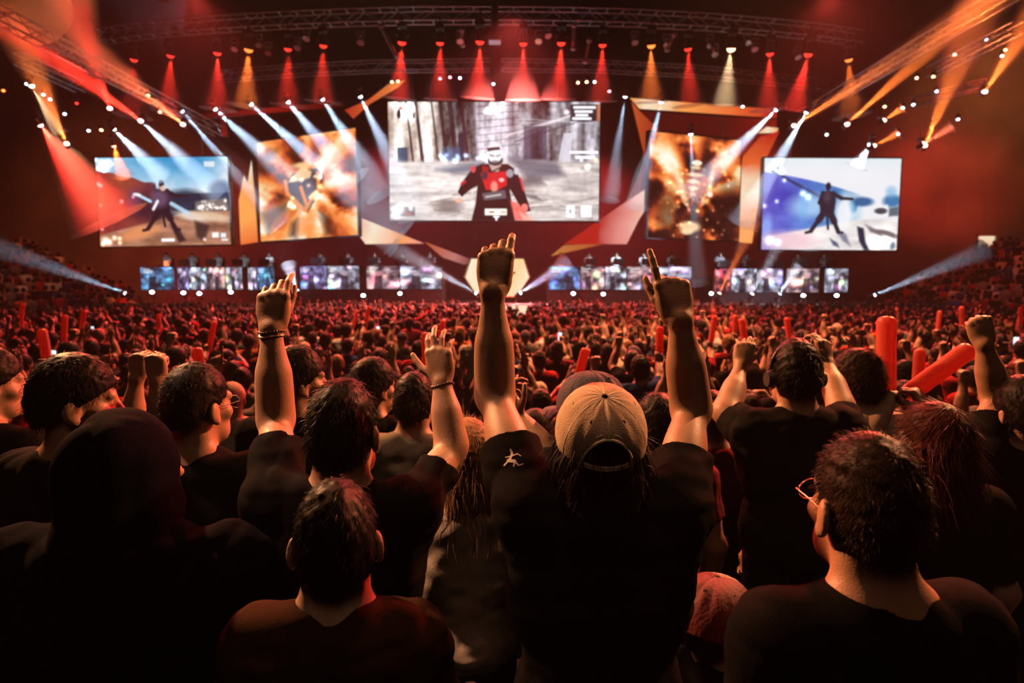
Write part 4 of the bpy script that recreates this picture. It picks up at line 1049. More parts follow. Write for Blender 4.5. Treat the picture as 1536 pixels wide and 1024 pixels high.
def shirt_prims(P, sleeve=.55, grow=.012, hem=.86, neck_r=.078, loose=1., sleeves=(None, None)):
    L = []
    for q in P.torso + P.shl:
        c = Cap(q.a, q.b, q.ra + grow, q.rb + grow, q.k) if isinstance(q, Cap) else Ell(q.c, q.r + grow * (1.2 if q.r[2] > .15 else 1.), q.R, q.k)
        L.append(c)
    L.append(Ell(P.pelvis[0].c, P.pelvis[0].r * 1.0 + grow + .008 * loose, P.pelvis[0].R, .08))
    L.append(Cap(P.up(0, 0, 1.15), P.g(0, 0, .93), .11 * P.s * loose, .125 * P.s * loose, .08))
    L.append(Cut(P.g(0, 0, hem), (0, 0, -1)))
    nk = P.head - P.neck
    L.append(Sub(Cap(P.neck + unit(nk) * .022, P.head, neck_r * .84 * P.s, .088 * P.s), .008))
    for i, (S, E, W, th) in enumerate(P.arms):
        sl = sleeves[i] if sleeves[i] is not None else sleeve
        k = th * P.s
        if sl <= 1:
            e = S + (E - S) * sl
            L.append([Cap(S, S + (E - S) * (sl + .12), .064 * k + grow * .4, (.064 if sl < .8 else .058) * k * loose + grow * .5, .03), Cut(e, E - S)])
        else:
            e = E + (W - E) * (sl - 1)
            L.append([Cap(S, E, .062 * k + grow * .3, .052 * k + grow * .4, .03)]); L.append([Cap(E, E + (W - E) * min(1.1, sl - 1 + .1), .052 * k + grow * .4, .040 * k + grow * .3, .02), Cut(e, W - E)])
    return L

def fold_disp(seed, amp=.006, s=22., P=None):
    def f(Q):
        a = noise3(Q * A3(1, 1, .35), s, seed); b2 = noise3(Q * A3(.6, .6, 1.2), s * 2.1, seed + 3)
        return amp * (np.abs(a) * -1.2 + .5 + .45 * b2)
    return f

def hair_prims(P, grow=.014, top=.012, front=.055, back=-.075, k=.006, side=0.):
    c, R, s = P.head, P.Rh, P.hs
    f = lambda x, y, z: c + R @ (A3(x, y, z) * s)
    L = [Ell(f(0, -.014, .024 + top * .4), ((.075 + grow + side) * s, (.098 + grow) * s, (.101 + grow + top * .6) * s), R, .02), Ell(f(0, -.055, -.01), ((.062 + grow) * s, (.052 + grow) * s, (.075) * s), R, .03)]
    a, b2 = A3(0, -.11, back), A3(0, .088, front)
    n = R @ np.cross(unit(b2 - a), A3(1, 0, 0)); n = n if (R.T @ n)[2] < 0 else -n
    L.append(Cut(f(*((a + b2) / 2)), n, k))
    return L

def strands(V, F, count, length, width, seed, flow, lift=.5, wob=.3, inner=.004, mask=None, seg=3):
    """fine locks: tapered ribbons that root on the hair volume and follow FLOW(points) -> directions"""
    r = np.random.default_rng(seed)
    tri = V[F]; C = tri.mean(1); N = np.cross(tri[:, 2] - tri[:, 0], tri[:, 3] - tri[:, 1]); N /= np.linalg.norm(N, axis=1)[:, None] + 1e-12
    ok = np.arange(len(C)) if mask is None else np.flatnonzero(mask(C, N))
    if len(ok) == 0: return np.zeros((0, 3)), np.zeros((0, 4), int)
    pick = r.choice(ok, count); p = C[pick] + r.normal(size=(count, 3)) * .003; n = N[pick]
    p = p - n * inner
    fl = flow(p, n); fl /= np.linalg.norm(fl, axis=1)[:, None] + 1e-9
    fl = fl - n * np.sum(fl * n, axis=1)[:, None] * .8
    ln = length * r.uniform(.55, 1.25, count)[:, None]
    d = fl * (1 - lift) + n * lift + r.normal(size=(count, 3)) * wob * .5
    d /= np.linalg.norm(d, axis=1)[:, None]
    pts = [p]; cur = d
    for j in range(seg):
        pts.append(pts[-1] + cur * ln / seg)
        cur = cur + fl * .35 - n * .22 * lift + A3(0, 0, -.10) + r.normal(size=(count, 3)) * wob * .3; cur /= np.linalg.norm(cur, axis=1)[:, None]
    sd = np.cross(d, n + r.normal(size=(count, 3)) * .5); sd /= np.linalg.norm(sd, axis=1)[:, None] + 1e-9
    W = [1., .9, .65, .15] if seg == 3 else list(np.linspace(1, .12, seg + 1))
    VV = []; 
    for j, q in enumerate(pts): VV += [q + sd * width * W[j] * .5, q - sd * width * W[j] * .5]
    VV = np.stack(VV, 1)                      # count, 2*(seg+1), 3
    base = np.arange(count)[:, None] * 2 * (seg + 1)
    FF = np.concatenate([base + np.array([[2*j, 2*j+1, 2*j+3, 2*j+2]]) for j in range(seg)], 0)
    return VV.reshape(-1, 3), FF

def join(parts):
    V, F, b = [], [], 0
    for v, f in parts: V.append(v); F.append(np.asarray(f) + b); b += len(v)
    return np.concatenate(V), np.concatenate(F)

def put(name, V, F, mats, root, midx=None):
    """link a part whose points are in world space under ROOT"""
    o3 = np.array(root.location)
    return link_mesh(name, np_mesh(name, V - o3, F, mats, midx), root)

# skin, cloth and hair
def skin(name, c, sss=.0): return mat(name, c, .48, 0, .10, 30, .12, .45, bscale=260)
M['skin'] = skin('skin_tan', (.42, .22, .13)); M['skin_pale'] = skin('skin_pale', (.55, .34, .24)); M['skin_deep'] = skin('skin_deep', (.26, .12, .07))
def cloth(name, c, rough=.85, sheen=.0): return mat(name, c, rough, 0, .15, 40, .25, .02, sheen, bscale=420)
M['tee_black'] = cloth('black_tee_cotton', (.008, .007, .0075)); M['tee_char'] = cloth('charcoal_tee_cotton', (.016, .014, .014)); M['navy'] = cloth('navy_hood_fleece', (.003, .0035, .008))
M['jeans'] = cloth('dark_denim', (.02, .022, .035)); M['shoe'] = mat('shoe_rubber', (.03, .03, .03), .6)
M['cream'] = cloth('cream_tee_cotton', (.60, .47, .36)); M['tan'] = cloth('tan_cotton', (.20, .165, .13)); M['redtee'] = cloth('red_tee_cotton', (.35, .02, .025)); M['grey'] = cloth('grey_tee_cotton', (.16, .15, .15)); M['brown'] = cloth('brown_hoodie_cotton', (.05, .022, .014)); M['white'] = cloth('white_tee_cotton', (.62, .6, .58)); M['maroon'] = cloth('maroon_tee_cotton', (.16, .02, .03)); M['blue'] = cloth('blue_tee_cotton', (.03, .05, .16)); M['orange'] = cloth('orange_tee_cotton', (.5, .16, .05))
def hairm(name, c, rough=.5): return mat(name, c, rough, 0, .3, 60, 0, .10)
M['hair_black'] = hairm('hair_black', (.005, .0035, .003)); M['hair_brown'] = hairm('hair_brown', (.016, .008, .005)); M['hair_blond'] = hairm('hair_dark_blond', (.22, .11, .05)); M['hair_red'] = hairm('hair_auburn', (.06, .012, .010))
# ------------------------------------------------------------------ the people nearest the camera
def w3(px, py, Y): return A3(*at(px, py, Y))
def up_arm(elbow, wrist, tip, pose, n=(0, 1, 0), **kw):
    E, W, T = w3(*elbow), w3(*wrist), w3(*tip)
    return dict(E=E, W=W, d=T - W, n=A3(*n), pose=pose, **kw)

def back_flow(P, swirl=0.):
    """hair falls from the crown"""
    crown = P.head + P.Rh @ (A3(.01, -.04, .12) * P.hs)
    def f(p, n):
        d = p - crown; t = np.cross(d, P.Rh @ A3(0, 0, 1)); return d + swirl * t + A3(0, 0, -.02)
    return f

def make_person(label, head, mats, P, h=.006, hair=('short', 'hair_black', 3000), shirt='tee_black', sleeve=.55, extra=None, group=None, seed=1, shirt_kw=None, disp=.006, hair_kw=None, hairlen=.03, lift=.45, sw=.0011, wob=.35):
    root = empty('person', Vector(P.base)); tag(root, label, 'person', group)
    V, F = sdf_mesh(P.prims, h); mi = mat_index(P.prims, V[F].mean(1))
    put('body', V, F, [M[mats], M['jeans'], M['shoe']], root, mi)
    if shirt:
        S = shirt_prims(P, sleeve, **(shirt_kw or {})); V, F = sdf_mesh(S, max(h, .0055), fold_disp(seed, disp))
        put('shirt', V, F, [M[shirt]], root)
    if hair:
        kind, mh, cnt = hair
        hp = hair_prims(P, **(hair_kw or {}))
        V, F = sdf_mesh(hp, max(.005, h * .8), lambda Q: .0022 * noise3(Q, 120, seed) + .0018 * noise3(Q, 260, seed + 9))
        parts = [(V, F)]
        if cnt:
            sv, sf = strands(V, F, cnt, hairlen, sw, seed, back_flow(P, .4), lift, wob); parts.append((sv, sf))
        V, F = join(parts); put('hair', V, F, [M[mh]], root)
    return root

PEOPLE = {}
# 1. man in the cream cap, arms up, at the centre --------------------------------------------------
hd = w3(899, 655, 1.36)
P = human(hd, 0, 1.77, 0, head_pitch=.42, build=1.06, sh=1.02, arms=(
    up_arm((742, 592, 1.60), (739, 437, 1.58), (744, 385, 1.60), 'half', (0.05, 1, -.05), t=(1, 0, 0), thick=1.06, hs=1.08, thumb=(.75, .12, .8), fat=1.12),
    up_arm((1037, 612, 1.58), (1020, 480, 1.55), (1008, 430, 1.57), 'point', (-.1, 1, 0), t=(-1, 0, 0), thick=1.04, hs=1.06, thumb=(1, .42, .3), fat=1.1)))
capman = make_person('person in cream cap and black T-shirt with both arms raised, one finger pointing', hd, 'skin', P, .0036, ('short', 'hair_brown', 0), 'tee_black', .50, seed=3, shirt_kw=dict(loose=1.05, grow=.014), disp=.010, hair_kw=dict(grow=.006, top=-.035, back=-.10))
CP = P
# wavy hair under the cap
def long_hair(P, root, mh, cnt, length, seed, spread=.075, zr=(-.03, -.10), width=.002, drop=.12):
    c, R, s = P.head, P.Rh, P.hs
    f = lambda x, y, z: c + R @ (A3(x, y, z) * s)
    prims = [Ell(f(0, -.045, -.02), ((.082) * s, .075 * s, .10 * s), R, .03)]
    for i in range(9):
        a = -1.25 + 2.5 * i / 8; x, y = math.sin(a) * spread, -math.cos(a) * .085
        p0 = f(x, y - .0, .0); p1 = f(x * 1.12, y * 1.02 - .01, -.06); p2 = p1 + A3((i % 3 - 1) * .012, 0, -drop * (.8 + .25 * ((i * 7) % 3)))
        prims += [Cap(p0, p1, .028 * s, .027 * s, .012), Cap(p1, p2, .026 * s, .012 * s, .012)]
    prims += [Cap(f(x, -.085, -.05), P.neck + P.Rb @ A3(x * 1.3, -.055, -.01 - .02 * (i % 2)), .034 * s, .022 * s, .014) for i, x in enumerate((-.045, -.02, .005, .03, .055))]
    V, F = sdf_mesh(prims, .005, lambda Q: .005 * noise3(Q * A3(1, 1, .35), 150, seed))
    sv, sf = strands(V, F, cnt, length, width, seed, lambda p, n: np.tile(A3(0, 0, -1), (len(p), 1)) + .3 * n, .18, .45, seg=5)
    V, F = join([(V, F), (sv, sf)]); return put('long_hair', V, F, [M[mh]], root)
long_hair(P, capman, 'hair_brown', 2600, .07, 5, .082, drop=.085)

def cap(P, root, mtl, mseam, bill_yaw=PI / 2, back=True, tilt=0., scale=1., panels=None, name='baseball_cap', bill=True, arch=None):
    """six-panel cap: crown, button, seams, eyelets, brim; BACK turns it round so that the strap arch shows"""
    c, R, s = P.head, P.Rh, P.hs * scale
    Rc = R @ rot_axis((1, 0, 0), tilt)
    yaw = 0.
    Rc = Rc @ rz(yaw)
    A, B_, Cz = .0985 * s, .110 * s, .112 * s                  # local +y is the brim side
    o3 = c + R @ (A3(0, -.012, .012) * P.hs)
    def pt(th, ph, g=0.):
        # th round, 0 = brim side; ph 0 rim .. 1 top
        e = ph * PI / 2
        ce = max(0., math.cos(e)) ** .82; x, y = math.sin(th) * ce, math.cos(th) * ce; se = math.sin(e) if e < 0 else math.sin(e) ** .92
        dent = 1 - .018 * abs(math.sin(th * 3)) ** 6 * 0
        return o3 + Rc @ (A3(x * A * dent + 0, y * B_ * dent, se * Cz) * (1 + g))
    nth, nph = 96, 30
    w = .56; top = .40                                         # strap arch, half width (rad) and height (ph)
    def open_(th, ph):
        t = (th + PI) % (2*PI) - PI; t = PI - abs(t)
        return t < w and ph < top * math.sqrt(max(0, 1 - (t / w) ** 2)) + .04
    V, idx, F = [], {}, []
    def wr(th, ph):
        # pulled creases above the arch and along the panels
        t = PI - abs((th + PI) % (2*PI) - PI)
        k = math.exp(-((t / .75) ** 2)) * math.exp(-((ph - .55) / .25) ** 2)
        return .022 * k * math.cos(t * 13) + .006 * math.sin(th * 9 + ph * 7) * (1 - ph) + .004 * math.sin(th * 17 - ph * 11) * ph
    for j in range(nph + 1):
        for i in range(nth):
            th, ph = 2*PI*i/nth, j / nph; idx[i, j] = len(V); V.append(pt(th, ph, wr(th, ph)))
    for j in range(nph):
        for i in range(nth):
            th, ph = 2*PI*(i+.5)/nth, (j+.5)/nph
            if back and open_(th, ph): continue
            F.append((idx[i, j], idx[(i+1) % nth, j], idx[(i+1) % nth, j+1], idx[i, j+1]))
    V = np.array(V); n0 = len(V)
    mi = [0] * len(F)
    if panels:
        for q, f in enumerate(F):
            i = f[0] % nth; th = 2*PI*i/nth; t = (th + PI) % (2*PI) - PI
            if abs(t) < PI / 6 * 1.55: mi[q] = 1
    me_ms = [M[mtl]] + ([M[panels]] if panels else [])
    o = link_mesh('cap_crown' if name == 'baseball_cap' else name, np_mesh('crown', V - np.array(root.location), F, me_ms, mi), root)
    sol = o.modifiers.new('cloth', 'SOLIDIFY'); sol.thickness = .0025; sol.offset = -1
    rl = np.array(root.location)
    sb = MB()
    for k in range(6):
        th = PI/6 + k * PI/3 if not back else k * PI / 3
        for dlt in (-.035, .035):
            ph0 = (.46 if (back and k == 3) else .02)
            pts = [Vector(pt(th + dlt * (1 - .55 * a), a, wr(th, a) + .007) - rl) for a in np.linspace(ph0, .97, 22)]
            sb.path(pts, .0015, 5)
        pts = [Vector(pt(th, a, wr(th, a) + .004) - rl) for a in np.linspace((.46 if (back and k == 3) else .02), .97, 22)]
        sb.path(pts, .0028, 6)
    pts = [Vector(pt(2*PI*i/60, .035, .008) - rl) for i in range(61)]; sb.path(pts, .0012, 5)
    if back:
        pts = []
        for a in np.linspace(-1, 1, 33):
            t = w * a; pts.append(Vector(pt(PI + t, max(.0, (top + .04) * math.sqrt(max(0, 1 - a*a))), .012) - rl))
        sb.path(pts, .0042, 7)
        pts = [Vector(pt(PI + t, max(.02, (top + .07) * math.sqrt(max(0, 1 - (t / (w + .09))**2)) + .04), .009) - rl) for t in np.linspace(-w - .08, w + .08, 33)]; sb.path(pts, .0012, 5)
    sb.build('cap_seam', M[mseam], o)
    b = MB(); q = Vector(pt(0, 1, .01) - rl); b.ball(q, .0075 * scale, 0, 12, 8, (1, 1, .7)); b.build('cap_button', M[mtl] if not back else M['tee_black'], o)
    eb = MB()
    for k in range(6):
        th = (PI/6 + k * PI/3) if back else k * PI/3
        if True:
            a = .62; q = Vector(pt(th, a, wr(th, a) + .006) - rl); nrm = Vector(unit(pt(th, a, .1) - pt(th, a)))
            eb.cone(q - nrm*.001, q + nrm*.0015, .0052, .0052, 10)
    eb.build('cap_eyelet', M['tee_black'], o)
    if back:
        b = MB(); V2 = []
        for i, t in enumerate(np.linspace(-w - .1, w + .1, 17)):
            for ph in (.0, .085): V2.append(Vector(pt(PI + t, ph, -.02) - rl))
        b.add(V2, [(2*i, 2*i+2, 2*i+3, 2*i+1) for i in range(16)], 0, True); so = b.build('cap_strap', M[mtl], o); sm = so.modifiers.new('band', 'SOLIDIFY'); sm.thickness = .003
    if bill:
        V2, F2 = [], []; n = 24
        for r_ in range(9):
            for i in range(n + 1):
                t = -1.05 + 2.1 * i / n; k = r_ / 8
                p = A3(math.sin(t) * A * 1.0, math.cos(t) * B_, 0) + A3(math.sin(t) * .012 * k * s, .075 * s * k * (math.cos(t * 1.25) ** .7 if abs(t) < 1.25 else 0), -.022 * s * (t ** 2) * k - .012 * k * s + .002)
                V2.append(o3 + Rc @ p)
        for r_ in range(8):
            for i in range(n): F2.append((r_*(n+1)+i, r_*(n+1)+i+1, (r_+1)*(n+1)+i+1, (r_+1)*(n+1)+i))
        bo = link_mesh('cap_brim', np_mesh('brim', np.array(V2) - rl, F2, [M[mtl]]), o); sm = bo.modifiers.new('board', 'SOLIDIFY'); sm.thickness = .004
    return o
M['capcloth'] = mat('cream_cap_twill', (.62, .43, .30), .85, 0, .12, 25, .25, .2, bscale=300); M['capseam'] = mat('cream_cap_stitch', (.85, .66, .48), .8)
cap(P, capman, 'capcloth', 'capseam', back=True, tilt=.10, scale=1.02)
# printed figure on the sleeve
def on_sleeve(P, i, t, side, offs):
    S, E, W, th = P.arms[i]; p = S + (E - S) * t; return p + unit(side) * offs
M['print'] = mat('cream_sleeve_print', (.5, .42, .34), .7)
from mathutils.bvhtree import BVHTree
sh = [c for c in capman.children if c.name.startswith('shirt')][0]
tree = BVHTree.FromPolygons([v.co + capman.location for v in sh.data.vertices], [tuple(p.vertices) for p in sh.data.polygons])
def on_shirt(px, py):
    d = (at(px, py, 2.0) - CAM).normalized(); loc, n, _i, _d = tree.ray_cast(CAM, d)
    return None if loc is None else loc + n * .0015 - capman.location
FIG = [((757, 698), (763, 691), 1.5), ((763, 691), (772, 692), 2.6), ((772, 692), (778, 698), 1.5), ((778, 698), (785, 696), 1.1), ((765, 690), (768, 681), 1.8), ((768, 680), (766, 675), 1.9), ((768, 684), (776, 681), 1.2), ((776, 681), (781, 684), 1.0), ((759, 686), (766, 685), 1.2), ((772, 692), (771, 699), 1.3)]
def in_print(x, y):
    for (a, c), (e, f), r in FIG:
        dx, dy = e - a, f - c; t = max(0, min(1, ((x - a) * dx + (y - c) * dy) / (dx*dx + dy*dy)))
        if math.hypot(x - a - t*dx, y - c - t*dy) < r: return True
    return False
b = MB(); ST = .5; grid = {}
for iy in range(60):
    for ix in range(66):
        x, y = 754 + ix * ST, 671 + iy * ST
        if in_print(x, y):
            q = on_shirt(x, y)
            if q is not None: grid[ix, iy] = len(b.v); b.v.append(tuple(q))
for (ix, iy), k in grid.items():
    c4 = [(ix, iy), (ix, iy + 1), (ix + 1, iy + 1), (ix + 1, iy)]
    if all(c in grid for c in c4): b.f.append(tuple(grid[c] for c in c4)); b.m.append(0); b.sm.append(True)
b.build('sleeve_print', M['print'], capman)

# 2. big hooded figure ------------------------------------------------------------------------------
hd = w3(190, 706, 1.30)
P = human(hd, 0, 1.74, 0, head_yaw=-.75, build=1.22, sh=1.28)
hood = make_person('person in dark navy hood seen from behind, broad shoulders, nearest the camera', hd, 'skin', P, .007, None, 'navy', 1.6, seed=11, shirt_kw=dict(grow=.03, loose=1.15, neck_r=.05), disp=.012)
f = lambda x, y, z: P.head + P.Rh @ A3(x, y, z)
g2 = lambda x, y, z: P.head + rz(-.25) @ A3(x, y, z)
hp = [Ell(g2(.010, -.02, .02), (.106, .122, .124), rz(-.25), .03), Cap(g2(.0, -.03, -.02), g2(.01, -.05, -.14), .096, .102, .06), Cap(g2(.02, -.02, -.1), g2(.02, -.04, -.2), .10, .13, .08), Sub(Ell(f(.0, .13, -.02), (.072, .085, .10), P.Rh), .02)]
V, F = sdf_mesh(hp, .006, fold_disp(17, .010, 16.)); put('hood', V, F, [M['navy']], hood)
b = MB(); pts = [Vector(f(.078 * math.sin(a), .062, -.01 + .105 * math.cos(a)) - np.array(hood.location)) for a in np.linspace(-2.2, 2.2, 24)]; b.path(pts, .006, 6); b.build('hood_edge', M['navy'], hood)

# 3. man looking over, left of the hood
hd = w3(118, 606, 1.72)
P = human(hd, -.25, 1.76, 0, head_yaw=-.75, head_pitch=-.05)
make_person('person with thick dark hair looking sideways, standing behind the navy hood', hd, 'skin', P, .006, ('short', 'hair_black', 3500), 'tee_black', .9, seed=21, hair_kw=dict(grow=.012, top=.014), hairlen=.024, lift=.35)
# 4. man at the picture's edge
hd = w3(-14, 580, 2.1)
P = human(hd, -.2, 1.72, 0, head_yaw=-.5)
make_person('person cut off by the frame edge, only ear and cheek in view', hd, 'skin', P, .007, ('short', 'hair_black', 1500), 'tee_black', .9, seed=22)
# 5. red-lit clasped fists behind the hood
hd = w3(176, 662, 2.25)
P = human(hd, 0, 1.62, 0, arms=(up_arm((196, 655, 2.42), (205, 566, 2.40), (207, 512, 2.40), 'clasp', (.3, 1, 0), t=(1, 0, 0)),
                               up_arm((250, 640, 2.32), (236, 570, 2.30), (232, 524, 2.30), 'fist', (0, 1, 0), t=(-1, 0, 0))))
make_person('person hidden behind the navy hood holding up two red-lit fists', hd, 'skin', P, .0055, ('short', 'hair_black', 0), 'tee_black', .6, seed=23)
# 6. short-haired man with wet-look hair
hd = w3(299, 610, 1.86)
P = human(hd, -.1, 1.76, 0, head_yaw=-.32)
five = make_person('person with short cropped dark hair and bare neck beside the raised braceleted fist', hd, 'skin', P, .0055, ('short', 'hair_black', 4200), 'tee_char', .62, seed=24, hair_kw=dict(grow=.006, top=.012, back=-.06), hairlen=.016, lift=.4, disp=.009)
b = MB(); L3 = np.array(five.location); fe = lambda x, y, z: Vector(P.head + P.Rh @ (A3(x, y, z) * P.hs) - L3)
for sx in (-1, 1):
    b.tube(fe(sx*.086, -.01, .004), fe(sx*.078, .085, .010), .0016)
    b.path([fe(sx*(.040 + .030*math.cos(a)), .104 - .010*abs(math.cos(a)), .002 + .020*math.sin(a)) for a in np.linspace(0, 2*PI, 20)], .0014, 5)
b.build('glasses', M['black'], five)
# 7. man with both arms up, bracelets
hd = w3(517, 648, 1.47)
P = human(hd, 0, 1.74, 0, head_yaw=-.1, arms=(up_arm((414, 628, 1.66), (407, 492, 1.64), (411, 440, 1.65), 'half', (-.1, 1, 0), t=(1, 0, 0), thumb=(1, .35, .35)),
                                             up_arm((678, 668, 1.62), (663, 572, 1.66), (657, 522, 1.68), 'spread', (.2, 1, 0), t=(-1, 0, 0), thick=.84, hs=.92)))
brace = make_person('person in black T-shirt, both arms raised, bracelets on one wrist, tousled dark hair', hd, 'skin', P, .0042, ('short', 'hair_black', 5200), 'tee_black', .62, seed=25, hair_kw=dict(grow=.007, top=.008, back=-.085), hairlen=.022, lift=.32, disp=.009)
def bracelet(P, i, t, r, root, mt, beads=0, rr=.003):
    S, E, W, th = P.arms[i]; c = W + (E - W) * t - np.array(root.location); R = frame_from(E - W); b = MB()
    pts = [Vector(c + R @ A3(r * math.cos(a), r * math.sin(a), .003 * math.sin(2*a))) for a in np.linspace(0, 2*PI, 25)]
    if beads:
        for q in pts[:-1]: b.ball(q, rr, 0, 7, 5)
    else: b.path(pts, rr, 6)
    return b.build('bracelet', mt, root)
M['silver'] = mat('bracelet_silver', (.6, .5, .4), .25, 1.); M['bead'] = mat('bracelet_bead', (.12, .07, .04), .35)
bracelet(P, 0, .03, .031, brace, M['bead'], 1, .0042); bracelet(P, 0, .075, .032, brace, M['silver'], 0, .0022); bracelet(P, 1, .06, .029, brace, M['bead'], 1, .004)
# 8. man behind, looking across
hd = w3(450, 574, 2.4)
P = human(hd, -.2, 1.76, 0, head_yaw=-.75, head_pitch=.05)
make_person('person with dark hair in profile standing behind the braceleted fist', hd, 'skin', P, .0065, ('short', 'hair_black', 2000), 'tee_black', .6, seed=26, hair_kw=dict(grow=.018))
# 9. boy with round dark head
hd = w3(505, 812, 1.07)
P = human(hd, .08, 1.50, 0, head_yaw=.12, head_s=.90, build=.90, sh=.84, arms=(None, None))
make_person('child with round short dark hair in a brown top, in front of the raised arms', hd, 'skin_pale', P, .005, ('short', 'hair_black', 5200), 'brown', .8, seed=27, hair_kw=dict(grow=.005, top=.004, back=-.10), hairlen=.018, lift=.18, wob=.2, disp=.010, shirt_kw=dict(grow=.016, neck_r=.072))
# 10. woman in cream T-shirt
hd = w3(703, 690, 1.80)
P = human(hd, .1, 1.58, 0, build=.88, sh=.88, arms=(dict(E=w3(655, 815, 1.82), W=w3(668, 892, 1.72), d=A3(.1, .3, -1), n=A3(1, 0, 0), pose='loose'), None))
wo = make_person('person with long dark blond hair in a cream T-shirt beside the raised arms', hd, 'skin_pale', P, .0055, ('short', 'hair_blond', 1500), 'cream', .6, seed=28, shirt_kw=dict(grow=.012), disp=.009)
long_hair(P, wo, 'hair_blond', 2600, .10, 8, .078, drop=.17)
# 11. man in navy cap, just beyond the cream cap
hd = w3(884, 618, 1.98)
P = human(hd, .15, 1.74, 0, head_yaw=.55, head_pitch=-.05, arms=(dict(E=w3(806, 668, 2.0), W=w3(776, 628, 2.06), d=A3(-.3, .2, 1), n=A3(1, .3, 0), pose='loose'), None))
nv = make_person('person in navy cap almost hidden by the cream-capped person', hd, 'skin', P, .0065, ('short', 'hair_black', 0), 'tee_char', .6, seed=29, hair_kw=dict(grow=.006, top=-.03))
M['navycap'] = mat('navy_cap_twill', (.025, .022, .045), .8, 0, .2, 30, .2)
cap(P, nv, 'navycap', 'navycap', back=False, scale=1.12)
# 12. man in glasses, near right
hd = w3(1296, 762, 1.02)
P = human(hd, .12, 1.70, 0, head_yaw=-.06, build=.98, sh=.97)
gl = make_person('person with short spiky hair, glasses and black T-shirt, closest on the snowy screen side', hd, 'skin', P, .0045, ('short', 'hair_brown', 9000), 'tee_black', .7, seed=30, hair_kw=dict(grow=.004, top=.014, back=-.095), hairlen=.018, lift=.5, sw=.0008, wob=.45, disp=.007)
b = MB(); L3 = np.array(gl.location); fe = lambda x, y, z: Vector(P.head + P.Rh @ (A3(x, y, z) * P.hs) - L3)
for sx in (-1, 1):
    b.tube(fe(sx*.086, -.01, .004), fe(sx*.080, .085, .010), .0018)
    pts = [fe(sx*(.040 + .030*math.cos(a)), .104 - .010*abs(math.cos(a)), .002 + .020*math.sin(a)) for a in np.linspace(0, 2*PI, 20)]; b.path(pts, .0016, 5)
b.tube(fe(-.012, .108, .006), fe(.012, .108, .006), .0015)
M['gold'] = mat('gold_wire', (.7, .5, .3), .25, 1.); b.build('glasses', M['gold'], gl)
# 13. child in the red cap
hd = w3(1072, 938, 1.60)
P = human(hd, -.35, 1.16, 0, head_yaw=-.35, head_pitch=-.12, head_s=.92, build=.9, sh=.85)
kd = make_person('child in a red baseball cap with pale front panel, low beside the spiky-haired person', hd, 'skin_pale', P, .006, ('short', 'hair_black', 0), 'tee_char', .6, seed=31, hair_kw=dict(grow=.006, top=-.03))
M['redcap'] = mat('red_cap_twill', (.13, .006, .009), .7, 0, .2, 30, .2); M['capfront'] = mat('pale_cap_front', (.34, .24, .18), .8, 0, .5, 60, .2)
cap(P, kd, 'redcap', 'redcap', back=False, scale=1.24, panels='capfront')
# 14. man in black T-shirt, arms up, mid right
hd = w3(1191, 564, 2.35)
P = human(hd, 0, 1.77, 0, build=1.08, sh=1.06, arms=(up_arm((1088, 618, 2.42), (1112, 548, 2.62), (1118, 518, 2.64), 'loose', (.4, .8, 0), t=(1, 0, 0)), up_arm((1262, 610, 2.42), (1240, 545, 2.6), (1234, 514, 2.62), 'loose', (-.4, .8, 0), t=(-1, 0, 0))))
bk = make_person('person in black T-shirt and headphones seen from behind, hands clapping overhead beyond the pointing arm', hd, 'skin', P, .006, ('short', 'hair_black', 1500), 'tee_char', .7, seed=32, shirt_kw=dict(grow=.016), disp=.008)
b = MB(); L3 = np.array(bk.location); fe = lambda x, y, z: Vector(P.head + P.Rh @ (A3(x, y, z) * P.hs) - L3)
pts = [fe(.098*math.sin(a), -.01, .02 + .115*math.cos(a)) for a in np.linspace(-1.5, 1.5, 20)]; b.path(pts, .008, 8)
for sx in (-1, 1): b.cone(fe(sx*.088, -.01, -.01), fe(sx*.112, -.01, -.01), .036, .030, 14)
b.build('headphones', M['black'], bk)
# 15. woman with auburn hair
hd = w3(1398, 668, 1.92)
P = human(hd, .1, 1.68, 0, head_yaw=.3)
au = make_person('person with long auburn hair in front of the red inflatable sticks', hd, 'skin_pale', P, .006, ('short', 'hair_red', 4500), 'tee_black', .8, seed=33, hair_kw=dict(grow=.016, top=.012, front=.07), hairlen=.05, lift=.2)
long_hair(P, au, 'hair_red', 4200, .13, 14, .092, drop=.24)
# 16. far right, raised fist
hd = w3(1532, 620, 2.25)
P = human(hd, 0, 1.78, 0, arms=(up_arm((1494, 594, 2.36), (1476, 516, 2.32), (1466, 472, 2.34), 'fist', (.4, 1, 0), t=(1, 0, 0), thumb=(.7, .2, .8)), None))
make_person('person at the frame edge with one fist raised past the red sticks', hd, 'skin', P, .0055, ('short', 'hair_black', 1800), 'tee_black', .62, seed=34, shirt_kw=dict(grow=.014))
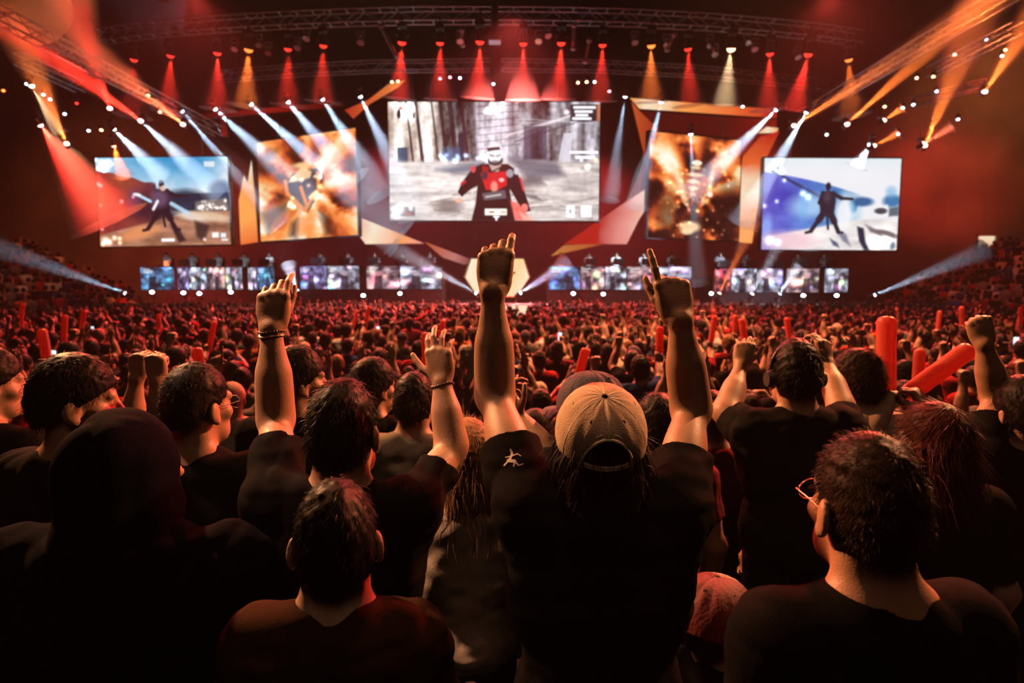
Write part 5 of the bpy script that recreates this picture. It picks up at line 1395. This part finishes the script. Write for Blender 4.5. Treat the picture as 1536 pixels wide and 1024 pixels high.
# 17. light-shirted person holding the inflatable sticks
hd = w3(1282, 572, 2.72)
w1, w2 = w3(1329, 600, 2.66), w3(1366, 588, 2.62)
P = human(hd, -.15, 1.72, 0, head_yaw=.6, arms=(dict(E=w3(1300, 660, 2.62), W=w1 + A3(-.03, -.03, -.05), d=A3(.3, .4, .8), n=A3(.7, .5, -.2), pose='grip'), dict(E=w3(1392, 648, 2.62), W=w2 + A3(.05, -.04, -.07), d=A3(-.4, .3, .8), n=A3(-.6, .6, .1), pose='grip')))
make_person('person in light collared shirt looking sideways, gripping the two red inflatable sticks', hd, 'skin_pale', P, .0065, ('short', 'hair_brown', 2500), 'cream', .6, seed=35, hair_kw=dict(grow=.022))
def film(name, c):
    """thin inflated film: glossy skin that lets light through"""
    m, t, out = nt(name); p = t.nodes.new('ShaderNodeBsdfPrincipled'); p.inputs['Base Color'].default_value = (*c, 1); p.inputs['Roughness'].default_value = .25
    tr = t.nodes.new('ShaderNodeBsdfTranslucent'); n = t.nodes.new('ShaderNodeTexNoise'); n.inputs['Scale'].default_value = 9
    r = t.nodes.new('ShaderNodeValToRGB'); r.color_ramp.elements[0].color = (c[0]*.8, c[1]*.7, c[2]*.7, 1); r.color_ramp.elements[1].color = (*c, 1)
    t.links.new(n.outputs[0], r.inputs[0]); t.links.new(r.outputs[0], tr.inputs[0]); t.links.new(r.outputs[0], p.inputs['Base Color'])
    mx = t.nodes.new('ShaderNodeMixShader'); mx.inputs[0].default_value = .45
    t.links.new(p.outputs[0], mx.inputs[1]); t.links.new(tr.outputs[0], mx.inputs[2]); t.links.new(mx.outputs[0], out.inputs[0]); return m
M['stick'] = film('red_inflated_film', (1., .24, .17))
def inflatable(p0, p1, r, label, m='stick', group=None, name='inflatable_stick'):
    p0, p1 = A3(*p0), A3(*p1); ax = unit(p1 - p0); Ln = np.linalg.norm(p1 - p0); Rf = frame_from(ax); V, F = [], []; prof = [(0, .05), (.004, .45), (.02, .8), (.05, .96), (.10, 1.)] + [(t, 1 + .012*math.sin(t*60)) for t in np.linspace(.16, .86, 9)] + [(.91, 1.), (.95, .97), (.98, .82), (.996, .5), (1, .05)]
    for t, k in prof:
        for i in range(20):
            a = 2*PI*i/20; V.append(p0 + ax*Ln*t + Rf @ A3(math.cos(a)*r*k, math.sin(a)*r*k, 0))
    for j in range(len(prof)-1):
        for i in range(20): F.append((j*20+i, j*20+(i+1) % 20, (j+1)*20+(i+1) % 20, (j+1)*20+i))
    o3 = Vector(p0); o = link_mesh(name, np_mesh(name, np.array(V) - p0, F, [M[m]]), None, o3); tag(o, label, 'inflatable stick', group)
    b = MB(); b.cone(Vector(-ax*.025), Vector(ax*.004), r*.35, r*.2, 10); b.build('valve', M['black'], o)
    return o
inflatable(w3(1328, 606, 2.70), w3(1330, 474, 2.74), .041, 'upright red inflatable stick gripped by the light-shirted person')
inflatable(w3(1358, 594, 2.66), w3(1456, 522, 2.70), .041, 'tilted red inflatable stick pointing at the raised fist')
# 18. red neck by the pointing arm; 19. red shirt; 20-21. pair beyond the braceleted man
hd = w3(984, 640, 2.45); P = human(hd, 0, 1.70, 0, head_yaw=.2)
make_person('person with cropped dark hair and warm-lit neck between cream cap and pointing arm', hd, 'skin', P, .0065, ('short', 'hair_black', 1500), 'maroon', .6, seed=36)
hd = w3(1066, 628, 2.85); P = human(hd, .1, 1.66, 0, build=.95, sh=.92)
make_person('person in red T-shirt half hidden by the pointing arm', hd, 'skin', P, .007, ('short', 'hair_black', 800), 'redtee', .75, seed=37)
hd = w3(562, 583, 2.80); P = human(hd, -.2, 1.74, 0, head_yaw=-.5)
make_person('person with dark hair in black top just beyond the tousled-haired person', hd, 'skin', P, .007, ('short', 'hair_black', 1500), 'tee_char', .6, seed=38, hair_kw=dict(grow=.02))
hd = w3(622, 606, 2.45); P = human(hd, -.1, 1.60, 0, build=.95, sh=.9)
make_person('person in grey-tan top standing beyond the tousled-haired person', hd, 'skin', P, .007, ('short', 'hair_black', 1000), 'tan', .6, seed=39)
# ------------------------------------------------------------------ the floor crowd: a dozen poses, then copies
def local_person(pose, seed, H=1.72, mats='skin', low=False, hairkind='short', seat=False):
    """limbs of one spectator standing at the origin, facing the stage"""
    s = H / 1.75; hz = 1.622 * s
    A = lambda x, y, z: A3(x, y, z) * s
    r = random.Random(seed); j = lambda a=.03: r.uniform(-a, a)
    def upa(sx, wid=.20, fwd=.12, top=1.98, p='open'):
        E = A(sx * (wid + .03) + j(), fwd + .06 + j(), 1.56 + j()); W = A(sx * wid * .9 + j(), fwd + .12 + j(), top - .16 + j())
        return dict(E=E, W=W, d=A(0, .05, 1) + A3(-sx * .1, 0, 0), n=A3(0, 1, 0), pose=p, t=A3(-sx, 0, 0), fat=1.15)
    def clap(sx): return dict(E=A(sx * .27, .16, 1.30), W=A(sx * .07, .33, 1.52), d=A3(-sx * .15, .2, 1), n=A3(-sx, 0, 0), pose='open', t=A3(0, -1, 0), fat=1.15)
    def front(sx, z=1.42): return dict(E=A(sx * .25, .10, 1.16), W=A(sx * .09, .34, z), d=A3(-sx * .3, .4, .7), n=A3(-sx * .6, .5, -.2), pose='grip', t=A3(0, -.4, 1), fat=1.15)
    arms = {'down': (None, None), 'both': (upa(-1), upa(1)), 'left': (upa(-1, p='fist'), None), 'right': (None, upa(1, p='fist')), 'clap': (clap(-1), clap(1)), 'wide': (upa(-1, .27, .08, 1.9), upa(1, .27, .08, 1.9)),
            'phone': (None, dict(E=A(.25, .16, 1.36), W=A(.15, .34, 1.62), d=A3(-.1, .1, 1), n=A3(-.3, 1, 0), pose='grip', t=A3(-1, 0, 0), fat=1.1)), 'stick': (None, upa(1, .22, .12, 1.86, 'grip')), 'point': (upa(-1, .2, .12, 1.95, 'point'), None), 'front': (front(-1), front(1))}[pose]
    return human((j(.02), .02, hz), 0, H, 0, arms=arms, head_yaw=r.uniform(-.35, .35), head_pitch=r.uniform(-.05, .15), head_roll=j(.08), build=r.uniform(.92, 1.1))

def proto_meshes(pose, seed, H, hairkind, h=.0135, sleeve=.6):
    P = local_person(pose, seed, H)
    V, F = sdf_mesh(P.prims, h); mi = mat_index(P.prims, V[F].mean(1)); body = np_mesh('spectator_body', V, F, [M['skin'], M['jeans'], M['shoe']], mi)
    V, F = sdf_mesh(shirt_prims(P, sleeve, grow=.016), h, fold_disp(seed, .008)); shirt = np_mesh('spectator_shirt', V, F, [M['tee_black']])
    hp = hair_prims(P, grow={'short': .014, 'full': .024, 'long': .02, 'cap': .012}[hairkind], top=.016, back=-.095)
    if hairkind == 'long':
        f = lambda x, y, z: P.head + P.Rh @ (A3(x, y, z) * P.hs); hp += [Cap(f(x, -.06, -.02), f(x * 1.1, -.09, -.24), .042, .028, .03) for x in (-.055, 0, .055)]
    if hairkind == 'cap':
        f = lambda x, y, z: P.head + P.Rh @ (A3(x, y, z) * P.hs); hp = [Ell(f(0, -.008, .03), (.094, .112, .105), P.Rh, .01), Cut(f(0, 0, .02), P.Rh @ A3(0, .1, -1)), Ell(f(0, .13, .03), (.075, .085, .010), P.Rh, .01)]
    V, F = sdf_mesh(hp, .010, (lambda Q: .006 * noise3(Q, 95, seed)) if hairkind != 'cap' else None); hair = np_mesh('spectator_hair', V, F, [M['hair_black']])
    return body, shirt, hair, P

POSES = [('down', 'short'), ('down', 'full'), ('both', 'short'), ('down', 'long'), ('left', 'full'), ('right', 'short'), ('clap', 'short'), ('wide', 'long'), ('down', 'cap'), ('phone', 'short'), ('stick', 'full'), ('point', 'cap'), ('front', 'short'), ('both', 'full')]
PROT = [proto_meshes(p, 100 + i, 1.66 + .02 * (i % 6), hk) for i, (p, hk) in enumerate(POSES)]
POSE_TXT = {'down': 'arms down', 'both': 'both arms up', 'left': 'one fist up', 'right': 'fist raised', 'clap': 'clapping', 'wide': 'arms spread high', 'phone': 'holding up a phone', 'stick': 'raising a red stick', 'point': 'pointing up', 'front': 'hands before chest'}
SHIRTS = [('tee_black', 'black', 5), ('tee_char', 'charcoal', 4), ('grey', 'grey', 3), ('redtee', 'red', 4), ('maroon', 'maroon', 3), ('tan', 'grey-tan', 3), ('cream', 'cream', 2), ('blue', 'blue', 2), ('white', 'white', 2), ('orange', 'orange', 1)]
SH_BAG = [x for x in SHIRTS for _ in range(x[2])]
HAIRS = [('hair_black', 'black-haired')] * 6 + [('hair_brown', 'brown-haired')] * 4 + [('hair_blond', 'fair-haired')]
SKINS = ['skin', 'skin', 'skin_pale', 'skin_deep']
M['phone'] = mat('phone_body', (.02, .02, .025), .3); M['phone_lit'] = emit('phone_display', (.75, .82, 1.), 1.6)

def slot(o, i, m): o.material_slots[i].link = 'OBJECT'; o.material_slots[i].material = m

def spectator(i, loc, rot, scale, label, group, sh, ha, sk):
    body, shirt, hair, P = PROT[i]
    o = link_mesh('person', body); o.location = loc; o.rotation_euler = (0, 0, rot); o.scale = (scale,) * 3
    slot(o, 0, M[sk]); tag(o, label, 'person', group)
    c = link_mesh('shirt', shirt, o); slot(c, 0, M[sh])
    c = link_mesh('cap' if POSES[i][1] == 'cap' else 'hair', hair, o); slot(c, 0, M[ha])
    return o

rng = random.Random(5)
SPOTS = []
row = 0; Y = 3.45
while Y < 30.2:
    hwid = .90 * Y + 1.2
    xs = []; x = -hwid + rng.uniform(0, .5)
    while x < hwid:
        xs.append(x); x += rng.uniform(.60, .72)
    xs = [q for q in xs if not (-.95 + .0 * Y < q + .0 < -.30 and 3 < Y < 9.6) and abs(q) < 19.0 and not (Y > 23 and -.75 < q < 1.0)]
    SPOTS.append([(q + rng.uniform(-.05, .05), Y + rng.uniform(-.13, .13)) for q in xs]); Y += .82 + .004 * Y
total = sum(len(r) for r in SPOTS); print('crowd spots', total, [len(r) for r in SPOTS][:14])
N_IND = 262
done = 0; FAR = []
bag = [0, 0, 0, 1, 1, 1, 2, 3, 3, 4, 5, 6, 7, 8, 9, 10, 10, 11, 12, 13]
for ri, rw in enumerate(SPOTS):
    for k, (x, y) in enumerate(rw):
        if done < N_IND:
            i = rng.choice(bag)
            if ri < 3 and i in (2, 5, 7, 13, 10) and rng.random() < .5: i = rng.choice((0, 1, 3, 8))
            sh, shn, _ = rng.choice(SH_BAG); ha, han = rng.choice(HAIRS); sk = rng.choice(SKINS)
            if POSES[i][1] == 'cap': ha, han = rng.choice((('redcap', 'red-capped'), ('navycap', 'navy-capped'), ('capcloth', 'cream-capped')))
            if POSES[i][1] == 'long': han = 'long-haired'
            sc_ = rng.uniform(.93, 1.05); rot = rng.uniform(-.35, .35)
            ordn = '%s from hillside end' % ORD[k] if k < 20 else '%s from snowy-screen end' % (ORD[len(rw) - 1 - k] if len(rw) - 1 - k < 20 else 'about middle')
            lab = '%s person in %s top, %s, %s, %s floor row' % (han, shn, POSE_TXT[POSES[i][0]], ordn, ORD[ri])
            o = spectator(i, (x, y, FLOOR_Z), rot, sc_, lab, None, sh, ha, sk); done += 1
            P = PROT[i][3]; Rz = rz(rot); T = A3(x, y, FLOOR_Z)
            if POSES[i][0] == 'stick':
                W = P.arms[1][2]; a = T + Rz @ ((W + A3(-.0, .035, -.02)) * sc_); tip = a + Rz @ A3(rng.uniform(-.12, .12), .08, rng.uniform(.40, .52))
                inflatable(a, tip, .042, 'red inflatable stick held up by the %s person, %s, %s floor row' % (han, ordn, ORD[ri]))
            if POSES[i][0] == 'phone':
                W = P.arms[1][2]; a = T + Rz @ ((W + A3(-.045, .075, .09)) * sc_)
                p = empty('phone', a); p.rotation_euler = (0, 0, rot); tag(p, 'phone held up by the %s person, %s, %s floor row' % (han, ordn, ORD[ri]), 'phone')
                b = MB(); b.box((-.037, -.004, -.075), (.037, .004, .075)); b.build('phone_case', M['phone'], p); b = MB(); b.box((-.033, -.0055, -.07), (.033, -.0045, .07)); b.build('display', M['phone_lit'], p)
        else: FAR.append((x, y, FLOOR_Z))
print('individuals', done, 'far', len(FAR))

# raked stands at both sides with their audience
def stand(side, x0, label):
    root = empty('seating_stand', (side * x0, 30, FLOOR_Z)); tag(root, label, 'stand')
    b = MB(); st_ = []
    for k in range(9):
        xa, xb, z = x0 + .9*k, x0 + .9*(k+1), .35 + .42*k
        lo, hi = (side*xa, side*xb) if side > 0 else (side*xb, side*xa)
        b.box((lo - side*x0, -9.0, 0), (hi - side*x0, 8.5, z)); st_.append((side*(xa + .45), FLOOR_Z + z))
    b.build('tier', M['concrete'], root)
    b = MB()
    for k in range(9):
        xa, z = x0 + .9*k, .35 + .42*k; x = side*(xa + .03) - side*x0
        b.tube((x, -9, z + .02), (x, 8.5, z + .02), .02, 5)
    b.build('nosing', M['truss'], root)
    for (x, z) in st_:
        y = 23.4
        while y < 38:
            if rng.random() < .92: FAR.append((x + rng.uniform(-.1, .1), y, z, -side * rng.uniform(.5, 1.0)))
            y += rng.uniform(.52, .66)
stand(-1, 22.4, 'raked concrete stand full of spectators under the red-lit truss'); stand(1, 22.4, 'raked concrete stand full of spectators below the lit doorway')

# the rest of the audience, far off: one crowd
LOW = []
for i, pose in enumerate(('down', 'both', 'left', 'down', 'clap', 'wide', 'right')):
    P = local_person(pose, 300 + i); pr = P.prims
    V, F = sdf_mesh(pr, .040); mi = mat_index(pr, V[F].mean(1))
    keep = V[F].mean(1)[:, 2] > .55
    V2, F2 = sdf_mesh(shirt_prims(P, .6, grow=.03), .05); hp = hair_prims(P, grow=.030, back=-.10); V3, F3 = sdf_mesh(hp, .034)
    LOW.append(((V, F[keep], mi[keep]), (V2, F2), (V3, F3)))
pal = ['skin', 'jeans', 'shoe', 'hair_black', 'hair_brown'] + [s[0] for s in SHIRTS]
VV, FF, MM, nb_ = [], [], [], 0
for q in FAR:
    x, y, z = q[:3]; a = q[3] if len(q) > 3 else rng.uniform(-.4, .4)
    i = rng.choice((0, 0, 0, 3, 3, 1, 2, 4, 5, 6)) if len(q) == 3 else rng.choice((0, 0, 3, 3, 3, 0, 4, 1))
    R = rz(a) * rng.uniform(.92, 1.06); T = A3(x, y, z); shm = 5 + SHIRTS.index(rng.choice(SH_BAG)); hm = rng.choice((3, 3, 4))
    for part, (mesh_) in enumerate(LOW[i]):
        V, F = mesh_[0], mesh_[1]; VV.append(V @ R.T + T); FF.append(F + nb_); nb_ += len(V)
        MM.append(mesh_[2] if part == 0 else np.full(len(F), shm if part == 1 else hm))
o = link_mesh('spectator_crowd', np_mesh('spectator_crowd', np.concatenate(VV), np.concatenate(FF), [M[m] for m in pal], np.concatenate(MM)))
tag(o, 'far audience packed up to the stage and on both raked stands', 'crowd', None, 'stuff')

# ------------------------------------------------------------------ players behind their desks
def seated_proto(pose, seed):
    r = random.Random(seed); hz = 1.20
    def fr(sx): return dict(E=A3(sx*.26, .06, .80), W=A3(sx*.16, .36, .80), d=A3(-sx*.2, 1, 0), n=A3(0, 0, -1), pose='loose', t=A3(-sx, 0, 0), fat=1.2)
    P = human((0, .03, hz), 0, 1.72, -.40, arms=(fr(-1), fr(1)) if pose == 'desk' else (None, None), legs=False, build=1.05)
    L = P.prims
    for sx in (-1, 1):
        hp, kn, an = A3(sx*.09, .0, .52), A3(sx*.11, .42, .50), A3(sx*.11, .40, .09)
        L += [Cap(hp, kn, .085, .062, .04, PANTS), Cap(kn, an, .06, .045, .03, PANTS), Cap(an + A3(0, -.02, -.04), an + A3(0, .16, -.05), .043, .034, .02, SHOES)]
    return P
P = seated_proto('desk', 1)
V, F = sdf_mesh(P.prims, .016); sb_ = np_mesh('player_body', V, F, [M['skin_pale'], M['jeans'], M['shoe']], mat_index(P.prims, V[F].mean(1)))
V, F = sdf_mesh(shirt_prims(P, .7, grow=.018), .016); ss_ = np_mesh('player_jersey', V, F, [M['white']])
V, F = sdf_mesh(hair_prims(P, grow=.022), .014); sh_ = np_mesh('player_hair', V, F, [M['hair_black']])
b = MB(); f = lambda x, y, z: Vector(P.head + P.Rh @ A3(x, y, z)); b.path([f(.105*math.sin(a), -.01, .02 + .125*math.cos(a)) for a in np.linspace(-1.5, 1.5, 14)], .014, 6)
for sx in (-1, 1): b.cone(f(sx*.088, -.01, -.01), f(sx*.125, -.01, -.01), .045, .04, 10)
hs_ = b.mesh('headset', M['black'])
b = MB(); b.box((-.25, -.24, .31), (.25, .24, .375)); b.tube((0, 0, .04), (0, 0, .31), .04, 8)
for k in range(5): b.tube((0, 0, .06), (.28*math.cos(k*1.2566), .28*math.sin(k*1.2566), .04), .025, 6)
ch_seat = b.mesh('chair_seat', M['black']); b = MB(); b.box((-.24, -.34, .50), (.24, -.26, 1.02)); b.box((-.15, -.33, 1.02), (.15, -.27, 1.12)); b.tube((0, -.235, .35), (0, -.30, .6), .03); ch_back = b.mesh('chair_back', M['dark'])
for (x, y, z, jersey, lab, k, n) in BOOTH_SEATS:
    short = lab.split(' with ')[1].replace('feed panels', 'panel booth').split(' booth')[0] + ' booth'
    o = link_mesh('person', sb_); o.location = (x, y, z); o.rotation_euler = (0, 0, PI + rng.uniform(-.3, .3))
    tag(o, 'player in %s jersey and headset, %s seat at the %s' % (jersey, ['first', 'second', 'middle', 'fourth', 'last'][k], short), 'person', 'players in the booths')
    c = link_mesh('jersey', ss_, o); slot(c, 0, M[jersey]); c = link_mesh('hair', sh_, o); c = link_mesh('headset', hs_, o)
    w = link_mesh('gaming_chair', ch_seat); w.location = (x, y, z); w.rotation_euler = (0, 0, PI); tag(w, 'black gaming chair, %s seat at the %s' % (['first', 'second', 'middle', 'fourth', 'last'][k], short), 'chair', 'gaming chairs in the booths')
    link_mesh('backrest', ch_back, w)
# two stewards standing in the gap before the stage, and a bright key on the booths
for i, (px, lab) in enumerate(((706, 'dark steward standing at the stage edge next to the tall raised fist'), (664, 'dark steward standing at the stage edge below the violet booth'))):
    p = at(px, 470, 31.0); o = spectator(i, (p.x, 30.9, FLOOR_Z), PI - .4, 1.06, lab, None, 'tee_black', 'hair_black', 'skin')
for (px, pw) in ((311, 1500), (556, 600), (930, 2600), (1171, 1100)):
    p = at(px, 385, 34.4); spot('booth_key', (p.x, 31.2, 9.5), (p.x, 34.4, 3.6), (.8, .9, 1.), pw, 42, .8)
# ------------------------------------------------------------------ view
vs = sc.view_settings
vs.view_transform = 'Standard'; vs.look = 'None'; vs.gamma = 1.0; vs.exposure = 0.0
vs.use_curve_mapping = False
cy = sc.cycles
cy.use_denoising = True
cy.use_light_tree = True
cy.max_bounces = 3; cy.diffuse_bounces = 0; cy.glossy_bounces = 2; cy.transmission_bounces = 2; cy.volume_bounces = 0; cy.transparent_max_bounces = 8
cy.sample_clamp_indirect = 3.0; cy.sample_clamp_direct = 0.0
cy.caustics_reflective = False; cy.caustics_refractive = False
